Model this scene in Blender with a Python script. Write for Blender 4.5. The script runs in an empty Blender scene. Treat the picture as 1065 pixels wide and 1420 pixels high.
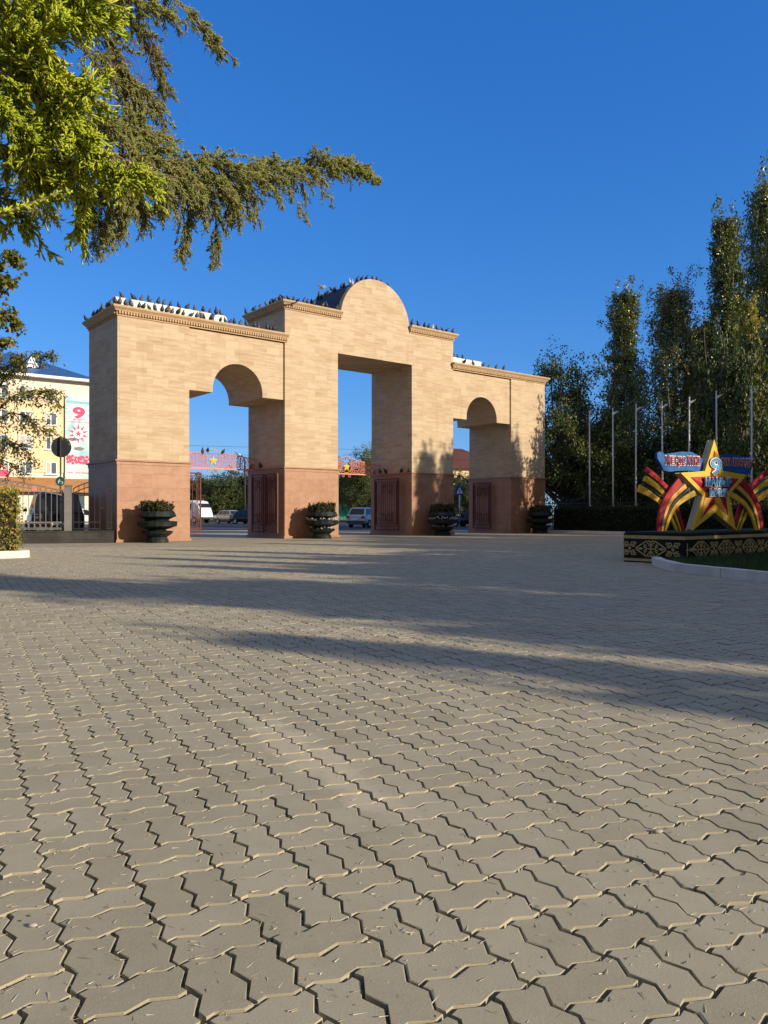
import bpy, math, random
import numpy as np
from mathutils import Vector, Matrix
R = math.radians
rnd = random.Random(7)
rng = np.random.default_rng(11)
SC = bpy.context.scene
COL = SC.collection
pi = math.pi
cos, sin = math.cos, math.sin

# ------------------------------------------------------------------ camera numbers (photo 1065 x 1420)
FPX, CXP, HYP, HCAM = 1067.0, 532.5, 712.0, 1.05
def at(px, py, d):
    """point of space that stands d metres ahead and is seen at photo pixel px, py"""
    return Vector(((px - CXP) * d / FPX, d, HCAM + (HYP - py) * d / FPX))
TH = R(38.8)
OX, OY = -9.661, 27.80
UX, UY, WX, WY = cos(TH), sin(TH), -sin(TH), cos(TH)
def A(t, s, h=0.0):
    """gate frame: t along the front, s into its depth, h up"""
    return Vector((OX + t * UX + s * WX, OY + t * UY + s * WY, h))
def T(px, s=0.0):
    k = (px - CXP) / FPX; ox = OX + s * WX; oy = OY + s * WY
    return (k * oy - ox) / (UX - k * UY)
def S(px, t):
    k = (px - CXP) / FPX; ox = OX + t * UX; oy = OY + t * UY
    return (k * oy - ox) / (WX - k * WY)

# ------------------------------------------------------------------ object helpers
def tag(o, label=None, cat=None, group=None, kind=None):
    if label: o['label'] = label
    if cat: o['category'] = cat
    if group: o['group'] = group
    if kind: o['kind'] = kind
    return o
def thing(name, label, cat, loc=(0, 0, 0), rz=0.0, group=None):
    o = bpy.data.objects.new(name, None); COL.objects.link(o)
    o.location = loc; o.rotation_euler = (0, 0, rz); o.empty_display_size = 0.2
    return tag(o, label, cat, group)
def obj(name, mesh, parent=None):
    o = bpy.data.objects.new(name, mesh); COL.objects.link(o)
    if parent is not None: o.parent = parent
    return o
def copy_tree(o, parent=None):
    c = o.copy(); COL.objects.link(c)
    if parent is not None: c.parent = parent
    for ch in list(o.children): copy_tree(ch, c)
    return c

class M:
    def __init__(s): s.v = []; s.f = []; s.sm = []
    def add(s, vs, fs, smooth=False, mtx=None):
        b = len(s.v)
        for p in vs:
            p = Vector(p)
            s.v.append(tuple(mtx @ p) if mtx else tuple(p))
        for q in fs: s.f.append(tuple(i + b for i in q)); s.sm.append(smooth)
        return s
    def box(s, a, b, mtx=None):
        (x0, y0, z0), (x1, y1, z1) = a, b
        return s.add([(x0,y0,z0),(x1,y0,z0),(x1,y1,z0),(x0,y1,z0),(x0,y0,z1),(x1,y0,z1),(x1,y1,z1),(x0,y1,z1)],
              [(0,3,2,1),(4,5,6,7),(0,1,5,4),(1,2,6,5),(2,3,7,6),(3,0,4,7)], False, mtx)
    def bar(s, p, q, w, h=None, up=(0, 0, 1)):
        """straight square bar from p to q"""
        p, q = Vector(p), Vector(q); d = q - p; L = d.length
        if L < 1e-6: return s
        d /= L; up = Vector(up)
        if abs(d.dot(up)) > .98: up = Vector((0, 1, 0)) if abs(d.y) < .9 else Vector((1, 0, 0))
        x = d.cross(up).normalized(); z = x.cross(d)
        h = w if h is None else h
        vs = []
        for o in (p, q):
            for a, b in ((-1,-1),(1,-1),(1,1),(-1,1)): vs.append(o + x * a * w / 2 + z * b * h / 2)
        return s.add(vs, [(3,2,1,0),(4,5,6,7),(0,1,5,4),(1,2,6,5),(2,3,7,6),(3,0,4,7)])
    def tube(s, pts, r, n=6, smooth=True, cap=True):
        pts = [Vector(p) for p in pts]; m = len(pts)
        rr = r if isinstance(r, (list, tuple)) else [r] * m
        rings = []; prev = None
        for i in range(m):
            d = (pts[min(i+1, m-1)] - pts[max(i-1, 0)])
            d = d.normalized() if d.length > 1e-9 else Vector((0,0,1))
            if prev is None:
                a = Vector((0,0,1)) if abs(d.z) < .9 else Vector((1,0,0))
                x = d.cross(a).normalized()
            else:
                x = prev - d * prev.dot(d)
                x = x.normalized() if x.length > 1e-6 else d.orthogonal().normalized()
            prev = x; y = d.cross(x)
            rings.append([pts[i] + (x * cos(2*pi*k/n) + y * sin(2*pi*k/n)) * rr[i] for k in range(n)])
        return s.loft(rings, smooth, cap)
    def loft(s, rings, smooth=True, cap=True):
        n = len(rings[0]); vs = [p for r in rings for p in r]; fs = []
        for i in range(len(rings) - 1):
            for k in range(n): fs.append((i*n+k, i*n+(k+1) % n, (i+1)*n+(k+1) % n, (i+1)*n+k))
        s.add(vs, fs, smooth)
        if cap:
            b = len(s.v) - len(vs)
            s.f.append(tuple(b + k for k in range(n))[::-1]); s.sm.append(False)
            e = b + (len(rings) - 1) * n
            s.f.append(tuple(e + k for k in range(n))); s.sm.append(False)
        return s
    def lathe(s, prof, n=20, c=(0,0), smooth=True, rot=0.0):
        return s.loft([[Vector((c[0] + r * cos(rot+2*pi*k/n), c[1] + r * sin(rot+2*pi*k/n), z)) for k in range(n)] for r, z in prof], smooth, True)
    def prism(s, poly, y0, y1, mtx=None):
        """poly in x,z ; extruded along y"""
        n = len(poly)
        ar = sum(poly[i][0]*poly[(i+1) % n][1] - poly[(i+1) % n][0]*poly[i][1] for i in range(n))
        if ar < 0: poly = poly[::-1]
        vs = [(x, y0, z) for x, z in poly] + [(x, y1, z) for x, z in poly]
        fs = [tuple(range(n)), tuple(range(2*n-1, n-1, -1))]
        fs += [((i+1) % n, i, n+i, n+(i+1) % n) for i in range(n)]
        return s.add(vs, fs, False, mtx)
    def flatribbon(s, pts, w, y0, y1, mtx=None):
        """band of width w (or list) along 2d polyline, in x,z, extruded y0..y1"""
        n = len(pts); ww = w if isinstance(w, (list, tuple)) else [w] * n
        Lf, Rt = [], []
        for i in range(n):
            a = pts[max(i-1, 0)]; b = pts[min(i+1, n-1)]
            dx, dz = b[0]-a[0], b[1]-a[1]; l = math.hypot(dx, dz) or 1
            nx, nz = -dz/l, dx/l
            Lf.append((pts[i][0]+nx*ww[i]/2, pts[i][1]+nz*ww[i]/2)); Rt.append((pts[i][0]-nx*ww[i]/2, pts[i][1]-nz*ww[i]/2))
        vs = []
        for i in range(n):
            for (x, z), y in ((Lf[i], y0), (Rt[i], y0), (Rt[i], y1), (Lf[i], y1)): vs.append((x, y, z))
        fs = []
        for i in range(n-1):
            for k in range(4): fs.append((i*4+k, i*4+(k+1) % 4, i*4+4+(k+1) % 4, i*4+4+k))
        fs += [(3,2,1,0), ((n-1)*4, (n-1)*4+1, (n-1)*4+2, (n-1)*4+3)]
        return s.add(vs, fs, False, mtx)
    def ball(s, c, r, n=8, m=6, sc=(1,1,1)):
        rings = []
        for i in range(m+1):
            a = pi * i / m; rr = max(sin(a), .02)
            rings.append([Vector((c[0]+sc[0]*r*rr*cos(2*pi*k/n), c[1]+sc[1]*r*rr*sin(2*pi*k/n), c[2]-sc[2]*r*cos(a))) for k in range(n)])
        return s.loft(rings)
    def mesh(s, name, mat):
        me = bpy.data.meshes.new(name); me.from_pydata(s.v, [], s.f)
        me.polygons.foreach_set('use_smooth', s.sm); me.update()
        if mat is not None: me.materials.append(mat)
        return me
    def build(s, name, mat, parent=None): return obj(name, s.mesh(name, mat), parent)

def np_mesh(name, V, F, mat, smooth=False):
    """V (n,3), F (m,k) index array"""
    me = bpy.data.meshes.new(name); n = len(V); m, k = F.shape
    me.vertices.add(n); me.vertices.foreach_set('co', np.ascontiguousarray(V, dtype=np.float32).ravel())
    me.loops.add(m*k); me.loops.foreach_set('vertex_index', np.ascontiguousarray(F, dtype=np.int32).ravel())
    me.polygons.add(m); me.polygons.foreach_set('loop_start', np.arange(0, m*k, k, dtype=np.int32))
    try: me.polygons.foreach_set('loop_total', np.full(m, k, dtype=np.int32))
    except Exception: pass
    me.polygons.foreach_set('use_smooth', np.full(m, bool(smooth)))
    me.update(calc_edges=True); me.validate()
    if mat is not None: me.materials.append(mat)
    return me

# ------------------------------------------------------------------ materials
class NT:
    def __init__(s, name):
        s.m = bpy.data.materials.new(name); s.m.use_nodes = True
        s.t = s.m.node_tree; s.b = s.t.nodes['Principled BSDF']; s.out = s.t.nodes['Material Output']
    def n(s, typ, **kw):
        x = s.t.nodes.new(typ)
        for k, v in kw.items():
            if k.startswith('i_'):
                key = k[2:].replace('_', ' ')
                x.inputs[int(key) if key.isdigit() else key].default_value = v
            else: setattr(x, k, v)
        return x
    def l(s, a, b): s.t.links.new(a, b)
    def coord(s, scale=(1,1,1), kind='Object'):
        c = s.n('ShaderNodeTexCoord'); mp = s.n('ShaderNodeMapping'); mp.inputs['Scale'].default_value = scale
        s.l(c.outputs[kind], mp.inputs[0]); return mp.outputs[0]
    def noise(s, vec, scale, detail=4, rough=.55):
        x = s.n('ShaderNodeTexNoise', i_Scale=scale, i_Detail=detail, i_Roughness=rough)
        if vec is not None: s.l(vec, x.inputs['Vector'])
        return x.outputs['Fac']
    def ramp(s, fac, stops):
        x = s.n('ShaderNodeValToRGB'); e = x.color_ramp.elements
        while len(e) < len(stops): e.new(.5)
        for q, (p, c) in zip(e, stops):
            q.position = p; q.color = (c[0], c[1], c[2], 1) if hasattr(c, '__len__') else (c, c, c, 1)
        s.l(fac, x.inputs[0]); return x.outputs[0]
    def mix(s, fac, a, b, mode='MIX'):
        x = s.n('ShaderNodeMix', data_type='RGBA', blend_type=mode)
        for sock, v in ((x.inputs[0], fac), (x.inputs[6], a), (x.inputs[7], b)):
            if isinstance(v, (int, float)): sock.default_value = v
            elif isinstance(v, tuple): sock.default_value = (*v[:3], 1)
            else: s.l(v, sock)
        return x.outputs[2]
    def math(s, op, a, b=None):
        x = s.n('ShaderNodeMath', operation=op)
        for i, v in enumerate((a, b)):
            if v is None: continue
            if isinstance(v, (int, float)): x.inputs[i].default_value = v
            else: s.l(v, x.inputs[i])
        return x.outputs[0]
    def bump(s, h, strength=.3, dist=.01):
        x = s.n('ShaderNodeBump', i_Strength=strength, i_Distance=dist); s.l(h, x.inputs['Height'])
        s.l(x.outputs[0], s.b.inputs['Normal'])
    def col(s, c): s.l(c, s.b.inputs['Base Color'])
    def set(s, **kw):
        for k, v in kw.items(): s.b.inputs[k.replace('_', ' ')].default_value = v
        return s

def paint(name, c, rough=.5, metal=0.0, var=.25, scale=6.0, bump=0.0, dirt=None):
    """plain coloured surface with uneven tone and roughness"""
    n = NT(name); v = n.coord()
    f = n.noise(v, scale, 6, .6)
    a = tuple(x * (1 - var) for x in c); b = tuple(min(x * (1 + var * .7), 1) for x in c)
    base = n.ramp(f, [(.28, a), (.72, b)])
    if dirt:
        g = n.noise(v, scale * .35, 8, .7)
        base = n.mix(n.ramp(g, [(.48, 0.0), (.7, .6)]), base, dirt)
    n.col(base)
    n.l(n.ramp(n.noise(v, scale * 2.5, 3), [(.3, max(rough - .1, 0.02)), (.7, min(rough + .12, 1))]), n.b.inputs['Roughness'])
    n.b.inputs['Metallic'].default_value = metal
    if rough > .45 and not metal: n.b.inputs['Specular IOR Level'].default_value = .25
    if bump: n.bump(n.noise(v, scale * 12, 6, .7), bump, .01)
    return n.m

def facade_coord(n):
    """(x+y, z) so that courses run level round corners"""
    c = n.n('ShaderNodeTexCoord'); sp = n.n('ShaderNodeSeparateXYZ'); n.l(c.outputs['Object'], sp.inputs[0])
    a = n.math('ADD', sp.outputs[0], sp.outputs[1]); cb = n.n('ShaderNodeCombineXYZ')
    n.l(a, cb.inputs[0]); n.l(sp.outputs[2], cb.inputs[1]); return cb.outputs[0], c.outputs['Object']

def stone_mat(name, tones, bw, bh, joint, streak, rough=.75):
    n = NT(name); vec, ob = facade_coord(n)
    br = n.n('ShaderNodeTexBrick', offset=.37, squash=1.0)
    n.l(vec, br.inputs['Vector'])
    for k, v in (('Scale', 1.0), ('Mortar Size', joint), ('Mortar Smooth', .3), ('Bias', 0.0), ('Brick Width', bw), ('Row Height', bh)):
        br.inputs[k].default_value = v
    br.inputs['Color1'].default_value = (0, 0, 0, 1); br.inputs['Color2'].default_value = (1, 1, 1, 1); br.inputs['Mortar'].default_value = (.45, .45, .45, 1)
    mp = n.n('ShaderNodeMapping'); mp.inputs['Scale'].default_value = streak; n.l(vec, mp.inputs[0])
    # every slab was cut elsewhere: shift the veins from slab to slab
    sh = n.n('ShaderNodeVectorMath', operation='MULTIPLY_ADD'); n.l(br.outputs['Color'], sh.inputs[0]); sh.inputs[1].default_value = (3.7, 9.1, 5.3); n.l(mp.outputs[0], sh.inputs[2])
    s1 = n.noise(sh.outputs[0], 1.0, 8, .62)
    s2 = n.noise(ob, .55, 4, .6)
    mixv = n.math('ADD', n.math('MULTIPLY', s1, .80), n.math('MULTIPLY', br.outputs['Color'], .15))
    mixv = n.math('ADD', mixv, n.math('MULTIPLY', s2, .2))
    base = n.ramp(mixv, [(.34, tones[0]), (.5, tones[1]), (.67, tones[2])])
    jc = tuple(x * .62 for x in tones[0])
    base = n.mix(n.math('MULTIPLY', br.outputs['Fac'], .45), base, jc)
    # weather: run-down grime below ledges
    mp2 = n.n('ShaderNodeMapping'); mp2.inputs['Scale'].default_value = (2.6, .22, 1); n.l(vec, mp2.inputs[0])
    g = n.ramp(n.noise(mp2.outputs[0], 1.0, 6, .65), [(.56, 0.0), (.8, .35)])
    base = n.mix(g, base, tuple(x * .6 for x in tones[0]))
    n.col(base); n.b.inputs['Roughness'].default_value = rough
    h = n.math('SUBTRACT', n.math('MULTIPLY', n.noise(ob, 38, 6, .7), .35), n.math('MULTIPLY', br.outputs['Fac'], .8))
    n.bump(h, .35, .012)
    return n.m

def leaf_mat(name, stops, trans=.35, rough=.5, scale=.35, spec=.35):
    """leaves: own tone for every leaf, drifting from clump to clump, some light shining through"""
    n = NT(name)
    g = n.n('ShaderNodeNewGeometry'); r = g.outputs['Random Per Island']
    c = n.noise(n.coord(), scale, 3, .6)
    f = n.math('ADD', n.math('MULTIPLY', r, .55), n.math('MULTIPLY', c, .45))
    col = n.ramp(f, stops)
    n.col(col); n.set(Roughness=rough)
    n.b.inputs['Specular IOR Level'].default_value = spec
    tr = n.n('ShaderNodeBsdfTranslucent'); n.l(n.mix(1.0, col, (1.0, 1.0, .55), 'MULTIPLY'), tr.inputs['Color'])
    mx = n.n('ShaderNodeMixShader'); mx.inputs[0].default_value = trans
    n.l(n.b.outputs[0], mx.inputs[1]); n.l(tr.outputs[0], mx.inputs[2]); n.l(mx.outputs[0], n.out.inputs['Surface'])
    return n.m

MT = {}
MT['stone'] = stone_mat('sandstone', ((.350, .232, .128), (.432, .314, .190), (.512, .398, .262)), .62, .305, .004, (.9, 9.5, 1))
MT['granite'] = stone_mat('pink granite', ((.245, .106, .050), (.30, .140, .068), (.345, .178, .092)), .72, .50, .003, (3.5, 4.5, 1), .5)
MT['cornice'] = paint('cornice stone', (.50, .345, .20), .8, 0, .12, 4, .1, (.36, .25, .15))
MT['whiteplaster'] = paint('white parapet plaster', (.78, .74, .66), .8, 0, .12, 3, .1, (.5, .45, .38))
MT['roofmetal'] = paint('dark roof metal', (.035, .037, .042), .55, .3, .3, 5)
MT['roofdeck'] = paint('roof deck', (.16, .15, .14), .9, 0, .3, 3)
MT['redmetal'] = paint('red oxide gate paint', (.115, .028, .019), .5, .0, .3, 5, .05, (.14, .05, .035))  # darker paint stands in for shade on the gate leaves
MT['pinkmetal'] = paint('crest red paint', (.66, .24, .18), .5, 0, .2, 6)
MT['starpaint'] = paint('star yellow enamel', (.85, .55, .06), .35, 0, .15, 8)
MT['planter'] = paint('dark planter paint', (.010, .016, .015), .55, 0, .45, 4, .12, (.05, .048, .04))
MT['soil'] = paint('planter soil', (.05, .035, .022), .95, 0, .4, 12, .5)
MT['greymetal'] = paint('grey fence paint', (.22, .21, .195), .5, .1, .2, 5, 0, (.12, .1, .085))
MT['darkmetal'] = paint('dark fence paint', (.03, .03, .033), .5, .1, .3, 5)
MT['concrete'] = paint('concrete base', (.05, .046, .042), .9, 0, .3, 3, .3, (.09, .085, .08))  # dark tone stands in for shadow on the low fence wall
MT['kerb'] = paint('whitewashed kerb', (.70, .66, .60), .85, 0, .12, 3, .3, (.42, .38, .33))
MT['signback'] = paint('sign back grey', (.045, .05, .06), .45, .2, .15, 4)
MT['teal'] = paint('teal sign enamel', (.02, .12, .12), .4, 0, .15, 6)
MT['white'] = paint('white enamel', (.80, .80, .78), .4, 0, .06, 5)
MT['black'] = paint('black rubber', (.018, .018, .018), .8, 0, .3, 8)
MT['steel'] = paint('galvanised pole', (.52, .53, .54), .4, .55, .12, 4)
MT['flagwhite'] = paint('white pole paint', (.62, .62, .60), .45, .0, .12, 4, 0, (.35, .34, .32))
MT['glass'] = paint('dark car glass', (.015, .02, .026), .06, 0, .1, 2)
MT['pane'] = paint('window pane', (.10, .13, .16), .08, 0, .35, .7)
MT['chrome'] = paint('bright trim', (.6, .6, .6), .2, .9, .05, 5)
MT['rim'] = paint('wheel rim', (.38, .38, .39), .3, .7, .1, 5)
MT['lampglass'] = paint('headlight glass', (.62, .64, .66), .1, .1, .1, 9)
MT['taillight'] = paint('tail light red', (.14, .010, .010), .2, 0, .1, 9)
MT['bark'] = paint('bark', (.14, .105, .075), .95, 0, .45, 9, .8)
MT['palebark'] = paint('pale poplar bark', (.27, .25, .20), .9, 0, .4, 7, .6)
MT['twig'] = paint('juniper twig bark', (.24, .15, .095), .9, 0, .35, 30, .4)
MT['signyellow'] = paint('sign yellow paint', (.78, .47, .03), .6, 0, .12, 3, 0, (.62, .45, .16))
MT['signyellow_side'] = paint('sign weathered side', (.52, .44, .28), .6, 0, .25, 5, 0, (.35, .33, .28))
MT['signred'] = paint('sign red paint', (.42, .016, .022), .6, 0, .18, 3)
MT['signorange'] = paint('sign orange paint', (.80, .36, .05), .4, 0, .2, 3)
MT['signblack'] = paint('sign black paint', (.012, .012, .012), .45, 0, .2, 4)
MT['signblue'] = paint('sign blue paint', (.006, .10, .33), .6, 0, .2, 3)
MT['signcyan'] = paint('sign light blue paint', (.035, .30, .60), .4, 0, .1, 4)
MT['gold'] = paint('gold ornament paint', (.50, .37, .15), .45, .15, .2, 7)
MT['panelblack'] = paint('black plinth panel', (.008, .008, .008), .6, 0, .3, 3)
MT['rooftin_blue'] = paint('blue roof sheet', (.03, .105, .27), .45, .1, .12, 1.2)
MT['rooftin_red'] = paint('brown red roof sheet', (.11, .042, .032), .7, 0, .2, 1.2)
MT['awning'] = paint('orange brown awning', (.42, .20, .07), .7, 0, .2, 1.5)
MT['wall_yellow'] = paint('ochre plaster', (.76, .60, .36), .85, 0, .08, .6, .1)
MT['wall_cream'] = paint('cream plaster', (.78, .71, .58), .85, 0, .08, .6, .1)
MT['greenfence'] = paint('green sheet fence', (.07, .42, .26), .5, 0, .15, 2)
MT['pigeon'] = None
SUN_EL, SUN_STR, SKY_STR, SKY_SAT, SKY_HUE, EXPO = 18.5, 4.8, .12, 1.25, .5, .35
SKY_POW = ((.40, .88), (1.03, .67), (1.97, .56))
SKY_FILL = (2.9, 2.8, 2.75)  # whitish fill added to the unseen part of the sky
SKY_TINT = (1.15, .98, 1.22)
# shade trees: lane q, X, height, kind, width, turn
SHADE = [(7.9, 18, 10.2, 'P', .9, .3), (9.3, 19, 8.8, 'P', .8, 1.4), (11.0, 17, 6.9, 'P', .75, 2.0), (12.6, 18, 7.9, 'P', .8, 3.1), (14.2, 16.5, 6.7, 'P', .7, .8), (15.7, 17, 7.4, 'P', .75, 4.1), (17.2, 17, 6.8, 'P', .7, 5.0), (18.3, 16, 4.2, 'B', .45, 2.9), (19.7, 19, 7.2, 'P', .55, 2.4), (18.6, 20, 6.6, 'P', .45, 1.4), (21.3, 17.5, 7.2, 'P', .7, 2.6), (22.8, 17, 6.9, 'P', .7, 1.6), (24.4, 17, 7.0, 'P', .75, 3.6), (26.0, 17.5, 7.3, 'P', .75, 4.6), (27.6, 17, 7.1, 'P', .75, 0.6), (29.2, 17.5, 7.4, 'P', .75, 5.6), (30.8, 18, 7.6, 'P', .7, 1.9),
         (10.2, 15.5, 4.6, 'B', .6, 1.0), (13.4, 15.5, 4.4, 'B', .6, 2.0), (16.4, 15.5, 4.4, 'B', .55, 3.0), (23.6, 16, 4.2, 'B', .6, 4.0), (27.0, 16, 4.2, 'B', .6, 5.0),
         (5.2, 15, 6.6, 'P', .36, 2.2), (6.6, 16, 6.2, 'P', .52, 1.2), (4.6, 14, 5.1, 'P', .32, .7), (11.8, 18, 9.0, 'P', .32, 1.0), (13.5, 18, 9.6, 'P', .30, 2.0), (15.0, 18, 9.0, 'P', .32, 3.0), (16.8, 18, 9.8, 'P', .30, 4.0), (22.1, 18, 9.0, 'P', .30, 5.0), (25.2, 18, 8.8, 'P', .30, 6.0), (33.9, 19.5, 11.3, 'P', .55, 1.0), (35.2, 19.5, 10.9, 'P', .5, 2.0), (34.4, 21, 9.6, 'B', .8, 3.0), (39.4, 20, 10.4, 'Q', .7, 3.0), (42.5, 17.5, 10.4, 'B', .8, .2)]
ADDED_PARK = [(-14, 2, 'B', 7.0, 9, 1.3, .3), (-15, 9, 'A', 10.5, 11, 1.1, 1.3), (-19, 15, 'A', 10.5, 12, 1.1, 2.3), (-24, 21, 'A', 10.5, 12, 1.2, 4.3), (-30, 27, 'B', 7.0, 11, 1.5, 3.3), (-14, -6, 'A', 10.5, 11, 1.1, 5.3), (-8, -13, 'A', 10.5, 12, 1.2, .8), (-1, -16, 'B', 7.0, 11, 1.5, 1.8), (7, -19, 'A', 10.5, 12, 1.2, 2.8), (-20, -14, 'A', 10.5, 14, 1.3, 3.9), (-28, 4, 'A', 10.5, 14, 1.3, 5.9)]  # unseen trees added to hold back sky fill

# ================================================================== GROUND
PV = R(-29.0); RX, RY, DX, DY = cos(PV), -sin(PV), sin(PV), cos(PV)   # r along rows, d along columns
CELL = 0.2245

def ground_sheets():
    n = NT('earth'); v = n.coord()
    n.col(n.ramp(n.noise(v, .25, 8, .65), [(.3, (.13, .105, .07)), (.7, (.24, .20, .14))])); n.set(Roughness=.95)
    m = M(); m.add([(-900,-300,-.06),(900,-300,-.06),(900,1500,-.06),(-900,1500,-.06)], [(0,1,2,3)])
    tag(m.build('ground', n.m), kind='structure')
    # far plaza in the same paving, too far off for its joints to be seen singly
    n = NT('far paving'); v = n.coord()
    c = n.ramp(n.noise(v, .5, 8, .65), [(.3, (.315, .276, .185)), (.7, (.41, .36, .25))])
    sp = n.n('ShaderNodeMapping'); sp.inputs['Rotation'].default_value = (0, 0, -PV); n.l(v, sp.inputs[0])
    br = n.n('ShaderNodeTexBrick', offset=.0); n.l(sp.outputs[0], br.inputs['Vector'])
    for k, q in (('Scale', 1.0), ('Mortar Size', .006), ('Brick Width', CELL), ('Row Height', CELL / 2)): br.inputs[k].default_value = q
    br.inputs['Color1'].default_value = (.9,.9,.9,1); br.inputs['Color2'].default_value = (1.1,1.1,1.1,1); br.inputs['Mortar'].default_value = (.5,.48,.44,1)
    n.col(n.mix(1.0, c, br.outputs['Color'], 'MULTIPLY')); n.set(Roughness=.9)
    m = M()
    P = [(-40, 23.6), (40, 23.6), (40, 50.0), (-40, 50.0)]
    m.add([(x, y, -.004) for x, y in P], [(0,1,2,3)])
    tag(m.build('plaza', n.m), kind='structure')
    # asphalt road behind the gate, kerbs, far pavement
    n = NT('asphalt'); v = n.coord()
    c = n.ramp(n.noise(v, .35, 9, .7), [(.3, (.032, .034, .038)), (.75, (.07, .07, .072))])
    n.col(c); n.set(Roughness=.85); n.bump(n.noise(v, 60, 3), .3, .01)
    m = M(); m.add([(-140, 50.3, -.05), (160, 50.3, -.05), (160, 104, -.05), (-140, 104, -.05)], [(0,1,2,3)])
    tag(m.build('road', n.m), kind='structure')
    m = M()
    for k in range(-40, 46):
        m.box((k*3.0+.01, 50.0, -.05), (k*3.0+2.99, 50.3, .03))
    tag(m.build('kerb', MT['concrete']), kind='structure')
    m = M(); m.box((-140, 104, -.05), (160, 109, .10))
    tag(m.build('pavement', paint('sandy pavement', (.42, .36, .26), .95, 0, .25, .4)), kind='structure')
    m = M()
    for k in range(-20, 34): m.box((k*4.0, 77.0, -.046), (k*4.0+1.6, 77.16, -.0455))
    tag(m.build('road_markings', paint('worn road paint', (.5, .5, .48), .8, 0, .3, 4)), kind='structure')
ground_sheets()

def phi(x, ph, sign):
    q = CELL / 2; u = (x / q + ph) % 1.0; Aq = .0105 if ph < .5 else .0120; w = .5
    return sign * (-Aq + 2*Aq*u/w) if u < w else sign * (Aq - 2*Aq*(u - w)/(1 - w))
PH_R, PH_D = .25, .75
def knots(lo, hi, ph):
    q = CELL / 2; out = [lo]
    k0 = int(lo / q) - 2
    for k in range(k0, k0 + 8):
        for w in (0, .5):
            x = (k + w - ph) * q
            if lo + .004 < x < hi - .004: out.append(x)
    return sorted(out) + [hi]
def block_outline(a0, a1, b0, b1, g):
    a0 += g; a1 -= g; b0 += g; b1 -= g
    ka, kb = knots(a0, a1, PH_R), knots(b0, b1, PH_D)
    pts = [(a, b0) for a in ka[:-1]] + [(a1, b) for b in kb[:-1]] + [(a, b1) for a in ka[::-1][:-1]] + [(a0, b) for b in kb[::-1][:-1]]
    return np.array([(a + phi(b, PH_D, 1), b + phi(a, PH_R, 1)) for a, b in pts])
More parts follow.
